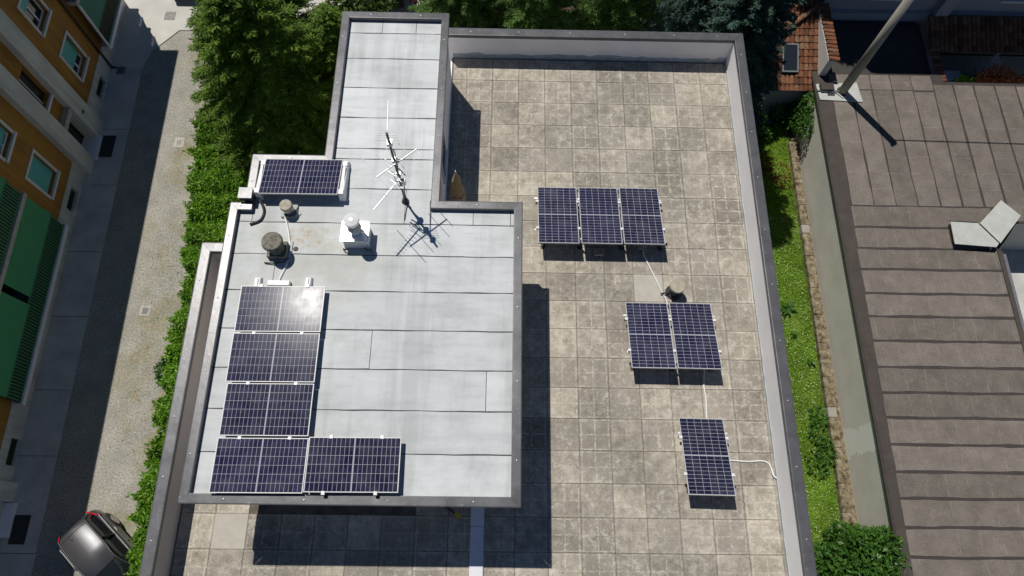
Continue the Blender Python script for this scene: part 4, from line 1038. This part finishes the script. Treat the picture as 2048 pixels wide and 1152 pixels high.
MB().tube([(.1, -.6, .22), (.22, -.74, .12), (.24, -.76, .0)], .03).build('spout', 'galv', RL)
# concrete kerb wall along the lawn
KB = thing('garden_kerb_wall', 'mossy brown concrete kerb wall between lawn and garage', 'kerb', (7.4, -4, G))
y = 4.6; k = 0
while y > -18:
    L = random.uniform(.9, 1.6) if k % 7 != 4 else .4; xo = 7.33+(-.0115)*(4-y)
    MB().box(xo-7.4, xo-7.4+.34, y-L+.01+4, y+4, -.1, .26+random.uniform(-.015, .015)).build('kerb_block', 'kerb' if k % 7 != 4 else 'pole', KB, bevel=.02); y -= L; k += 1
sheet('gravel_strip', [(7.45, -26), (7.8, -26), (7.8, 5.0), (7.45, 5.0)], G+.006, 'kerb')
# pole and its wire
PL_ = thing('concrete_pole', 'thick round concrete pole rising from the garage roof corner', 'pole', (8.86, 5.62, GZ))
MB().tube([(0, 0, -.1), (0, 0, 5.9)], .185, 24, .15).build('shaft', 'pole', PL_, smooth=True)
MB().cyl((0, 0), .27, .22, 0, .1, 20).build('collar', 'felt_dark', PL_)
MB().box(-.06, .06, -.3, .2, 5.6, 5.68).build('bracket', 'galv', PL_)
MB().tube([(-.5, -.05, .12), (-.18, -.05, .14), (.2, -.2, .1)], .03).build('clamp_band', 'galv', PL_)
FP = thing('pole_flashing', 'white flashing slab under the concrete pole at the garage corner', 'flashing', (8.8, 5.6, GZ))
MB().prism([(-.95, -.42), (-.2, -.45), (.85, -.5), (.75, .5), (-1.02, .38)], .004, .05).build('plate', 'capwhite', FP, bevel=.01)
MB().box(-.9, -.35, -.02, .32, .051, .22).build('upstand', 'felt_dark', FP)
MB().box(-.6, -.3, -.22, -.06, .051, .06).build('patch', 'darkroof', FP)
MB().tube([(-1.05, .02, .09), (-.6, -.02, .09), (-.2, -.08, .08), (.02, -.34, .07)], .03).build('pipe', 'galv', FP)
o = MB().tube(smoothpath([(8.86, 5.62, GZ+5.62), (14, 5.5, GZ+5.5), (22, 5.4, GZ+5.6)]), .03, 6).build('overhead_wire', 'rubber', None)
tag(o, 'black overhead wire leading east from the concrete pole', 'wire')

# ------------------------------------------------------------------ tiled roofs in the north-east
tl = MB(); nn = 7
for k, (yv, rr) in enumerate(((-.19, .105), (.19, .085))):
    for i in range(nn+1):
        a = math.pi*i/nn; tl.v.append((rr*math.cos(a), yv, rr*.72*math.sin(a)))
    for i in range(nn+1):
        a = math.pi*i/nn; tl.v.append(((rr-.018)*math.cos(a), yv, (rr-.018)*.72*math.sin(a)))
K = nn+1
for i in range(nn): tl.f += [(i, i+1, 2*K+i+1, 2*K+i), (K+i, 3*K+i, 3*K+i+1, K+i+1), (i, K+i, K+i+1, i+1)]
tilem = tl.mesh('roof_tile'); tilem.materials.append(M_['tile'])
def tile_at(parent, base, M4):
    o = link(bpy.data.objects.new('roof_tile', tilem), parent)
    o.matrix_local = Matrix.Translation(-base) @ M4; return o
TH = thing('tiled_house', 'small house with weathered terracotta roof and roof window below the spruce', 'house', (6.3, 7.5, G))
tb = Vector(TH.location)
def TP(name, mb, mat, parent=None, **k):
    o = mb.build(name, mat, parent or TH, **k); o.data.transform(Matrix.Translation(-tb)); return o
TP('wall', MB().prism([(4.2, 6.15), (7.74, 6.15), (7.74, 12), (4.2, 12)], G-.2, -8.95), 'greywall')
sl = math.atan2(1.45, 3.7)
rb = TP('roof', MB().add([(3.4, 5.98, -8.86), (7.98, 5.98, -8.86), (7.98, 9.7, -7.42), (3.4, 9.7, -7.42), (3.4, 5.98, -8.96), (7.98, 5.98, -8.96), (7.98, 9.7, -7.52), (3.4, 9.7, -7.52), (7.98, 13.4, -8.86), (3.4, 13.4, -8.86)], [(0, 1, 2, 3), (4, 7, 6, 5), (0, 4, 5, 1), (1, 5, 6, 2), (0, 3, 7, 4), (3, 2, 8, 9)]), 'tile_bed')
for i in range(23):
    for j in range(13):
        x = 3.5+i*.2; d = .16+j*.30
        if x < 4.2 and j > 9: continue
        if 6.42 < x < 7.1 and .62 < d*math.cos(sl) < 1.75: continue
        p = Vector((x+random.uniform(-.012, .012), 5.93+d*math.cos(sl), -8.86+d*math.sin(sl)+.005+.0*j))
        tile_at(rb, tb, Matrix.Translation(p) @ Matrix.Rotation(random.uniform(-.03, .03), 4, 'Z') @ Matrix.Rotation(sl-.07, 4, 'X'))
for k in range(9):     # hip tiles running up to the right
    a = Vector((5.5, 7.5, -8.10)).lerp(Vector((7.7, 9.1, -7.5)), k/8); a.z += .06
    tile_at(rb, tb, Matrix.Translation(a) @ Matrix.Rotation(-.94, 4, 'Z') @ Matrix.Rotation(.2, 4, 'X') @ Matrix.Scale(1.15, 4))
sk = TP('roof_window', MB().box(6.48, 7.06, 6.62, 7.72, 0, .06), 'glass', rb)
sk.data.transform(Matrix.Translation(tb)); 
rotm = Matrix.Translation(Vector((6.77, 7.17, -8.86+(7.17-5.98)*math.tan(sl)+.1))) @ Matrix.Rotation(sl, 4, 'X') @ Matrix.Translation(-Vector((6.77, 7.17, 0)))
sk.data.transform(rotm); sk.data.transform(Matrix.Translation(-tb))
fm = MB().box(6.42, 6.48, 6.56, 7.78, -.08, .085).box(7.06, 7.12, 6.56, 7.78, -.08, .085).box(6.48, 7.06, 6.56, 6.62, -.08, .085).box(6.48, 7.06, 7.72, 7.78, -.08, .085)
fo = fm.build('window_frame', 'galv', sk); fo.data.transform(rotm); fo.data.transform(Matrix.Translation(-tb))
# wall with tiled coping beside it
CW = thing('tile_capped_wall', 'pale wall capped with a row of terracotta tiles beside the tiled house', 'wall', (8.15, 7.4, G)); cb = Vector(CW.location)
o = MB().box(7.99, 8.28, 6.45, 9.5, G, -7.52).build('masonry', 'stone', CW); o.data.transform(Matrix.Translation(-cb))
for k in range(15):
    p = Vector((8.19, 6.5+k*.205, -7.45+random.uniform(-.01, .01)))
    tile_at(CW, cb, Matrix.Translation(p) @ Matrix.Rotation(math.pi/2+random.uniform(-.06, .06), 4, 'Z') @ Matrix.Rotation(.12, 4, 'X') @ Matrix.Diagonal((1, 1.2, 1, 1)))
# dark terrace, grey building, lean-to
DT = thing('flat_annex', 'dark flat roofed annex in the shade behind the garage', 'annex', (10.8, 8.2, G))
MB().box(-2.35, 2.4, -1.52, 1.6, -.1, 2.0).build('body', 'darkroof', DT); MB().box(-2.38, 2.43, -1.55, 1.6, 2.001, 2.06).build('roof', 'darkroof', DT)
GB = thing('grey_house', 'grey rendered house with pilaster and ledge beyond the dark annex', 'house', (15, 13, G))
def HB(name, mb, mat, parent=None): o = mb.build(name, mat, parent or GB); o.data.transform(Matrix.Translation(-Vector((15, 13, G)))); return o
HB('wall', MB().box(8.5, 26, 9.95, 18, G-.2, -1.2), 'greywall')
HB('ledge', MB().box(8.45, 26, 9.72, 9.949, -8.7, -8.3), 'greywall')
HB('pilaster', MB().box(13.5, 14.1, 9.6, 9.948, -8.29, -1.25), 'greywall')
HB('roof', MB().box(8.3, 26.2, 9.75, 18.2, -1.19, -1.0), 'slabgrey')
for x in (10.6, 16.2):
    w_ = HB('window', MB().box(x, x+1.2, 9.94, 9.946, -7.5, -6.0), 'glass'); HB('sill', MB().box(x-.1, x+1.3, 9.8, 9.947, -7.62, -7.52), 'stone', w_)
LT = thing('lean_to_roof', 'dark terracotta lean-to roof along the grey house wall', 'lean-to', (16, 8.8, G)); lb = Vector(LT.location)
o = MB().add([(13.3, 8.15, -8.75), (20, 8.15, -8.75), (20, 9.7, -8.25), (13.3, 9.7, -8.25), (13.3, 8.15, -8.85), (20, 8.15, -8.85), (20, 9.7, -8.35), (13.3, 9.7, -8.35)], [(0, 1, 2, 3), (4, 7, 6, 5), (0, 4, 5, 1), (1, 5, 6, 2), (2, 6, 7, 3), (3, 7, 4, 0)]).build('deck', 'tile_bed', LT); o.data.transform(Matrix.Translation(-lb))
for x in (13.4, 16.5, 19.8): o = MB().box(x-.07, x+.07, 8.2, 8.34, G, -8.85).build('post', 'slabgrey', LT); o.data.transform(Matrix.Translation(-lb))
for i in range(32):
    for j in range(5):
        d = .14+j*.31; s2 = math.atan2(.5, 1.55)
        tile_at(LT, lb, Matrix.Translation((13.4+i*.205, 8.12+d*math.cos(s2), -8.75+d*math.sin(s2)+.004)) @ Matrix.Rotation(s2-.06, 4, 'X'))
CW2 = thing('tile_capped_wall', 'low tile-capped wall between the dark annex and the shaded patio', 'wall', (13.3, 7.2, G)); cb = Vector(CW2.location)
o = MB().box(13.22, 13.42, 6.3, 8.1, G, -8.62).build('masonry', 'greywall', CW2); o.data.transform(Matrix.Translation(-cb))
for k in range(9): tile_at(CW2, cb, Matrix.Translation((13.32, 6.4+k*.2, -8.58)) @ Matrix.Rotation(math.pi/2, 4, 'Z'))
sheet('patio', [(13.4, 6.2), (24, 6.2), (24, 9.8), (13.4, 9.8)], G+.003, 'slabgrey')
t = thing('garden_table', 'white garden table in the shaded patio', 'table', (15.0, 7.9, G))
MB().box(-.6, .6, -.4, .4, .7, .74).build('top', 'slabwhite', t)
for x in (-.5, .5):
    for y in (-.3, .3): MB().box(x-.03, x+.03, y-.03, y+.03, 0, .7).build('leg', 'slabwhite', t)
t = thing('barbecue', 'pale masonry barbecue with dark opening in the shaded patio', 'barbecue', (16.6, 7.95, G))
MB().box(-.5, .5, -.35, .35, 0, .9).build('base', 'whitewash', t); MB().box(-.45, .45, -.3, .3, .905, .93).build('grill', 'carblack', t)
MB().add([(-.5, .0, 1.0), (.5, .0, 1.0), (.5, .4, 1.0), (-.5, .4, 1.0), (-.2, .1, 1.7), (.2, .1, 1.7), (.2, .4, 1.7), (-.2, .4, 1.7)], [(0, 1, 5, 4), (1, 2, 6, 5), (2, 3, 7, 6), (3, 0, 4, 7), (4, 5, 6, 7)]).build('hood', 'whitewash', t)
t = thing('plastic_chair', 'white plastic chair beside the garden table in the shade', 'chair', (14.1, 7.5, G), .5)
MB().box(-.25, .25, -.25, .25, .42, .46).build('seat', 'white', t, bevel=.015); MB().box(-.25, .25, .21, .25, .46, .9).build('backrest', 'white', t, bevel=.015)
for x in (-.22, .22):
    for y in (-.22, .22): MB().box(x-.02, x+.02, y-.02, y+.02, 0, .42).build('leg', 'white', t)
t = thing('shed', 'dark flat roofed shed at the edge of the garden path', 'shed', (-11.6, 12.9, G+.04))
MB().box(-1.15, 1.15, -.9, .9, 0, 1.9).build('body', 'darkroof', t); MB().box(-1.2, 1.2, -.95, .95, 1.901, 1.98).build('roof', 'darkroof', t)
MB().box(-.4, .4, -.93, -.901, .05, 1.7).build('door', 'pipe', t)
t = thing('tarpaulin_box', 'blue tarpaulin covered crate at the top edge of the courtyard', 'crate', (-20.9, 12.8, G+.04))
MB().box(-.7, .7, -.6, .6, 0, .9).build('crate', 'slabgrey', t); MB().box(-.74, .74, -.64, .64, .6, .93).build('cover', 'blue', t, bevel=.04)

# ------------------------------------------------------------------ vegetation
def trunk_part(t, h, r, limbs=6, spread=.8):
    m = MB().tube(smoothpath([(0, 0, -.2), (random.uniform(-.1, .1), random.uniform(-.1, .1), h*.5), (random.uniform(-.15, .15), random.uniform(-.15, .15), h)]), r, 8, r*.18)
    for k in range(limbs):
        a = 2.4*k+random.uniform(-.3, .3); z = h*(.3+.6*k/limbs); L = spread*(1-.5*k/limbs)
        m.tube([(0, 0, z), (math.cos(a)*L*.5, math.sin(a)*L*.5, z+.12*L), (math.cos(a)*L, math.sin(a)*L, z+.2*L)], r*.3, 5, r*.08)
    return m.build('trunk', 'bark', t)
def conifer(label, loc, h, r, nb, mat, droop=.25, spray=.30, z0=.12, group='conifers', power=.8, width=.05, lean=(0, 0)):
    t = thing('conifer_tree', label, 'tree', loc, 0, group); trunk_part(t, h*.96, .13+.012*h, 0)
    out = []
    for k in range(nb):
        f = (k+rng.uniform(0, .9))/nb; z = h*(z0+(1-z0)*f**.92); L = r*((1-f)**power)*rng.uniform(.72, 1.12)+.12
        az = k*2.39996+rng.uniform(-.35, .35); d = np.array([math.cos(az), math.sin(az), 0]); s = np.array([-d[1], d[0], 0])
        n = max(5, int(L/.05)); u = np.linspace(.10, 1, n)
        up0 = .42*f+.02; zz = z+L*(up0*u-droop*u**2+.06*u**3)
        P = d[None]*(L*u)[:, None]; P[:, 2] = zz; P[:, 0] += lean[0]*f; P[:, 1] += lean[1]*f
        wl = spray*(1-.72*u)*min(1, L*.9)+.055
        for sg in (-1, 0, 1, -1, 1):
            q = P+rng.normal(size=P.shape)*.02
            dr = d*(.75 if sg else 1)+s*sg*rng.uniform(.55, 1.1); dr = np.tile(dr, (n, 1))+rng.normal(size=(n, 3))*.22
            dr[:, 2] -= rng.uniform(.02, .42, n)*(droop*2.0+.1)
            dr /= np.linalg.norm(dr, axis=1)[:, None]
            Ls = (wl*(1 if sg else .6)*rng.uniform(.6, 1.25, n))[:, None]
            nr = np.array([0, 0, 1.0])+rng.normal(size=(n, 3))*.45; sd = np.cross(dr, nr); sd /= np.linalg.norm(sd, axis=1)[:, None]
            W = width*rng.uniform(.6, 1.3, n)[:, None]
            out.append(np.stack([q, q+dr*Ls*.5+sd*W, q+dr*Ls, q+dr*Ls*.45-sd*W], 1))
    quads_obj('crown', np.concatenate(out), mat, t); return t
def blobcloud(n, lobes, fill=.55):
    """points through lobes (cx,cy,cz,rx,ry,rz), denser near the skin"""
    w = np.array([l[3]*l[4]*l[5] for l in lobes])**.67; idx = rng.choice(len(lobes), n, p=w/w.sum()); L = np.array(lobes)[idx]
    d = rng.normal(size=(n, 3)); d /= np.linalg.norm(d, axis=1)[:, None]
    rad = rng.uniform(fill, 1.03, n)**.7*(1+.16*np.sin(d[:, 0]*7+idx)*np.cos(d[:, 1]*6+idx*2))
    P = L[:, :3]+d*rad[:, None]*L[:, 3:]; return P, d
def broadleaf(name, label, cat, loc, h, lobes, n, size, mat, group=None, stem=.06, aspect=.5, up=.4):
    t = thing(name, label, cat, loc, random.uniform(0, 6), group)
    t.rotation_euler = (0, 0, 0)
    m = MB()
    for l in lobes: m.tube(smoothpath([(0, 0, -.1), (l[0]*.35, l[1]*.35, l[2]*.5), (l[0], l[1], l[2])], 4), stem, 6, stem*.25)
    m.build('trunk' if cat == 'tree' else 'stem', 'bark', t)
    P, d = blobcloud(n, lobes); keep = P[:, 2] > .02; P, d = P[keep], d[keep]
    quads_obj('crown' if cat == 'tree' else 'foliage', leaves(P, size, aspect, up, dirs=d*.8), mat, t); return t

conifer('large dark conifer with feathery sprays left of the roof tower', (-14.3, 3.6, G), 10.2, 3.5, 800, 'conifer', .22, .45, .06, 'conifers west of the building', .62, .021)
conifer('dark conifer at the top left behind the large one', (-15.7, 8.6, G), 9.0, 2.7, 460, 'conifer', .22, .38, .06, 'conifers west of the building', .65, .021)
conifer('dark conifer half hidden behind the tower coping', (-11.6, 4.3, G), 8.2, 2.2, 400, 'conifer', .22, .36, .06, 'conifers west of the building', .65, .021)
broadleaf('broadleaf_tree', 'olive broad leaved tree against the garden path left of the tower', 'tree', (-11.5, 8.3, G), 5.5,
          [(0, 0, 4.2, 1.3, 1.2, 1.2), (.7, -.8, 3.3, 1.0, .9, 1.0), (-.9, -.5, 3.0, 1.0, .9, 1.0), (.2, .9, 3.4, 1.1, .9, 1.0)], 3800, .26, 'magnolia')
broadleaf('shrub', 'dry brown leaved shrub in the shade beside the roof nook', 'shrub', (-13.1, 1.2, G), 4,
          [(-.2, .2, 2.6, .8, .5, .5), (.6, -.1, 2.2, .6, .5, .5), (-.9, .1, 2.0, .6, .5, .5)], 420, .24, 'dryleaf')
broadleaf('maple_shrub', 'dark red maple shrub above the tower roof edge', 'shrub', (-9.55, 11.9, G), 2,
          [(0, 0, 1.6, 1.0, .8, .8), (.5, .3, 1.2, .8, .7, .7)], 2600, .13, 'redleaf')
conifer('green spruce touching the tower corner in the north', (-7.0, 7.6, G), 10.0, 3.0, 420, 'spruce', .42, .34, .05, 'spruces north of the terrace', .7, .018)
conifer('green spruce in the middle of the northern row', (-4.2, 6.6, G), 10.4, 3.1, 440, 'spruce', .42, .36, .05, 'spruces north of the terrace', .7, .018)
conifer('shaded green spruce next to the blue one in the north', (-1.2, 7.0, G), 9.6, 2.9, 420, 'spruce', .42, .34, .05, 'spruces north of the terrace', .7, .018)
conifer('tall blue grey spruce at the north-east corner of the terrace', (2.3, 6.8, G), 11.8, 3.6, 620, 'bluespruce', .46, .38, .05, 'spruces north of the terrace', .72, .018)
conifer('blue grey spruce behind the terrace corner reaching the tiled roof', (3.3, 9.6, G), 11.4, 2.9, 480, 'bluespruce', .46, .38, .05, 'spruces north of the terrace', .72, .018)
conifer('tall conifer added behind the tiled house to shade the dark annex', (6.7, 12.2, G), 13, 2.6, 420, 'spruce', .42, .36, .05, 'conifers by the tiled house', .7, .03)  # added tree, mostly out of view, its crown shades the annex
conifer('dark blue-green conifer between the terrace corner and the tiled house', (3.1, 4.6, G), 11.2, 2.4, 520, 'bluespruce', .2, .3, .04, 'conifers by the tiled house', .55, .03)
broadleaf('shrub', 'yellow orange leaved shrub under the northern spruces', 'shrub', (-6.2, 4.6, G), 4,
          [(0, 0, 3.2, .55, .4, .5), (.6, .2, 2.8, .5, .4, .5)], 500, .13, 'dryleaf')
broadleaf('ivy', 'dark ivy climbing the shaded north end of the garage wall', 'ivy', (7.62, 5.3, G), 2.4,
          [(.0, .2, 1.9, .22, .55, .5), (-.05, -.6, 1.5, .25, .6, .6), (-.1, .2, .9, .3, .7, .7), (-.6, .5, .6, .6, .4, .6)], 2600, .12, 'shrub', stem=.03)
broadleaf('shrub', 'reddish shrub in the shade at the north end of the lawn', 'shrub', (6.5, 2.9, G), .8, [(0, 0, .5, .5, .45, .45), (-.5, .4, .4, .4, .4, .4), (.35, -.5, .4, .3, .35, .35)], 380, .1, 'redleaf', stem=.02)
broadleaf('shrub', 'dark leafy shrub by the parapet below the tiled house', 'shrub', (5.1, 4.9, G), 2, [(0, 0, 1.5, .7, .6, .7), (.4, -.6, 1.0, .6, .5, .7)], 1600, .15, 'shrub', stem=.03)
broadleaf('shrub', 'large leafy green shrub at the bottom right before the garage', 'shrub', (6.75, -12.75, G), 2.6,
          [(0, 0, 2.0, .85, .75, .65), (.65, .35, 2.3, .55, .5, .45), (-.75, -.3, 1.5, .7, .7, .7), (.5, -.7, 2.0, .7, .6, .6), (-.1, .5, 1.3, .7, .5, .7), (1.0, -.3, 2.2, .4, .45, .4)], 6500, .17, 'shrub', stem=.035)
broadleaf('shrub', 'knee-high green shrub leaning on the kerb halfway down the lawn', 'shrub', (6.75, -8.85, G), .8,
          [(0, .5, .22, .4, .5, .2), (.15, -.2, .34, .32, .45, .26), (-.2, -.7, .2, .4, .5, .18), (.1, 1.1, .14, .3, .4, .14)], 620, .14, 'shrub', stem=.02)
def weed(label, loc, n, L, mat='shrub'):
    t = thing('lawn_plant', label, 'plant', loc); a = rng.uniform(0, 6.28, n); P = np.zeros((n, 3)); P[:, 2] = rng.uniform(.02, .2, n)
    d = np.stack([np.cos(a), np.sin(a), rng.uniform(.15, .7, n)], 1)
    quads_obj('foliage', leaves(P, L, .32, 1.2, dirs=d*2.5), mat, t)
    MB().tube([(0, 0, 0), (0, 0, .22)], .012, 5).build('stem', 'bark', t)
weed('dark rosette plant in the middle of the lawn', (6.27, -3.3, G), 46, .36)
weed('small green plant in the lawn beside the kerb', (6.9, -5.6, G), 20, .2)
weed('faint green tuft below the rosette plant in the lawn', (6.35, -4.4, G), 18, .2)
broadleaf('flowering_shrub', 'salmon red leaved shrub behind the garage roof edge', 'shrub', (16.1, 7.0, G), 2.3,
          [(0, 0, 1.9, .8, .45, .5), (.9, -.1, 1.6, .6, .45, .5), (.2, .1, 1.2, .8, .5, .6)], 2600, .15, 'redflower', stem=.03)
broadleaf('shrub', 'yellow green shrub beside the salmon red one on the patio', 'shrub', (14.9, 6.9, G), 1.8,
          [(0, 0, 1.5, .5, .35, .4), (.4, .1, 1.2, .4, .35, .4)], 900, .15, 'hedge', stem=.025)

# hedge along the street: leafy skin over a twiggy core
HG = thing('hedge', 'bright green clipped hedge between the street and the building', 'hedge', (-16.8, -4, G))
hp_ = []; 
def hedge_outer(y):
    return -17.48-.6*np.clip((y+3)/5, 0, 1)+.07*np.sin(y*1.3)+.07*np.sin(y*4.1+1)+.07*np.sin(y*9.7)+.05*np.sin(y*17)
n = 120000
y = rng.uniform(-13.9, 4.6, n); xo = hedge_outer(y); xi = -14.9
u = rng.uniform(0, 1, n); top = 2.15+.12*np.sin(y*2.1)+.12*np.sin(y*5.3+2)+.06*np.sin(y*11)
face = rng.uniform(0, 1, n) < .36
x = np.where(face, xo+rng.exponential(.07, n), xo+(xi-xo)*u)
z = np.where(face, rng.uniform(0, 1, n)*top, top+.10*np.sin(x*5+y*3)-rng.exponential(.09, n))
edge = np.clip((x-xo)/.25, 0, 1); z = np.where(face, z, z-(1-edge)*.3*rng.uniform(0, 1, n))
tuft = .30*np.maximum(0, np.sin(y*13+z*4)*np.sin(y*5.1+2))*rng.uniform(0, 1, n)
x = np.where(face, x-tuft, x)
P = np.stack([x+16.8, y+4, z], 1)
dirs = np.where(face[:, None], np.array([[-1, 0, .5]]), np.array([[0, 0, 1.0]]))
quads_obj('foliage', leaves(P, .105, .46, .5, .6, dirs=dirs*.7), 'hedge', HG)
core = MB()
ycs = np.linspace(-13.6, 4.4, 30)
for a, b in zip(ycs, ycs[1:]):
    xa = float(hedge_outer(np.array([a]))[0])+.22; core.box(xa+16.8, -15.0+16.8, a+4.002, b+3.998, 0, 1.72)
core.build('twigs', 'soil', HG)
broadleaf('shrub', 'bushy shrub bulging from the hedge towards the street', 'shrub', (-17.9, -6.55, G), 1.3,
          [(0, 0, .9, .5, .6, .5), (.3, .5, 1.0, .5, .5, .5)], 1500, .13, 'shrub', stem=.02)
# lawn blades and clover
n = 70000
x = rng.uniform(4.9, 7.32, n); y = rng.uniform(-15.5, 5.5, n); P = np.stack([x, y, np.full(n, G)], 1)
keep = (np.sin(x*3.1+y*.7)+np.sin(y*1.9-x*2)+rng.normal(size=n)*.9) > -1.5; P = P[keep]; n = len(P)
dd = np.stack([rng.normal(size=n)*.7, rng.normal(size=n)*.7, np.full(n, 1.0)], 1)
g_ = quads_obj('lawn_grass', leaves(P, .085, .38, .6, dirs=dd), 'grass'); tag(g_, 'bright green clover lawn between terrace wall and kerb', 'grass', kind='stuff')
n = 1500
P = np.stack([rng.uniform(5.0, 7.2, n), rng.uniform(-15, 1.0, n), np.full(n, G+.055)+rng.uniform(0, .03, n)], 1)
f_ = quads_obj('clover_flowers', leaves(P, .034, .9, 3.0), 'clover'); tag(f_, 'tiny white clover flowers scattered over the lawn', 'flowers', kind='stuff')
# dry weeds in the street
n = 1500
x = -18.6+rng.normal(size=n)*.75; yc = rng.choice([-1.2, -2.4, -5.2, -7.2, 2.5, -9.3], n, p=[.22, .3, .12, .2, .06, .1]); y = yc+rng.normal(size=n)*.75
P = np.stack([x, y, np.full(n, G+.002)], 1)[x < -17.2]
w_ = quads_obj('street_weeds', leaves(P, .06, .3, .8), 'shrub'); tag(w_, 'sparse low weeds growing in the sunlit gravel', 'weeds', kind='stuff')
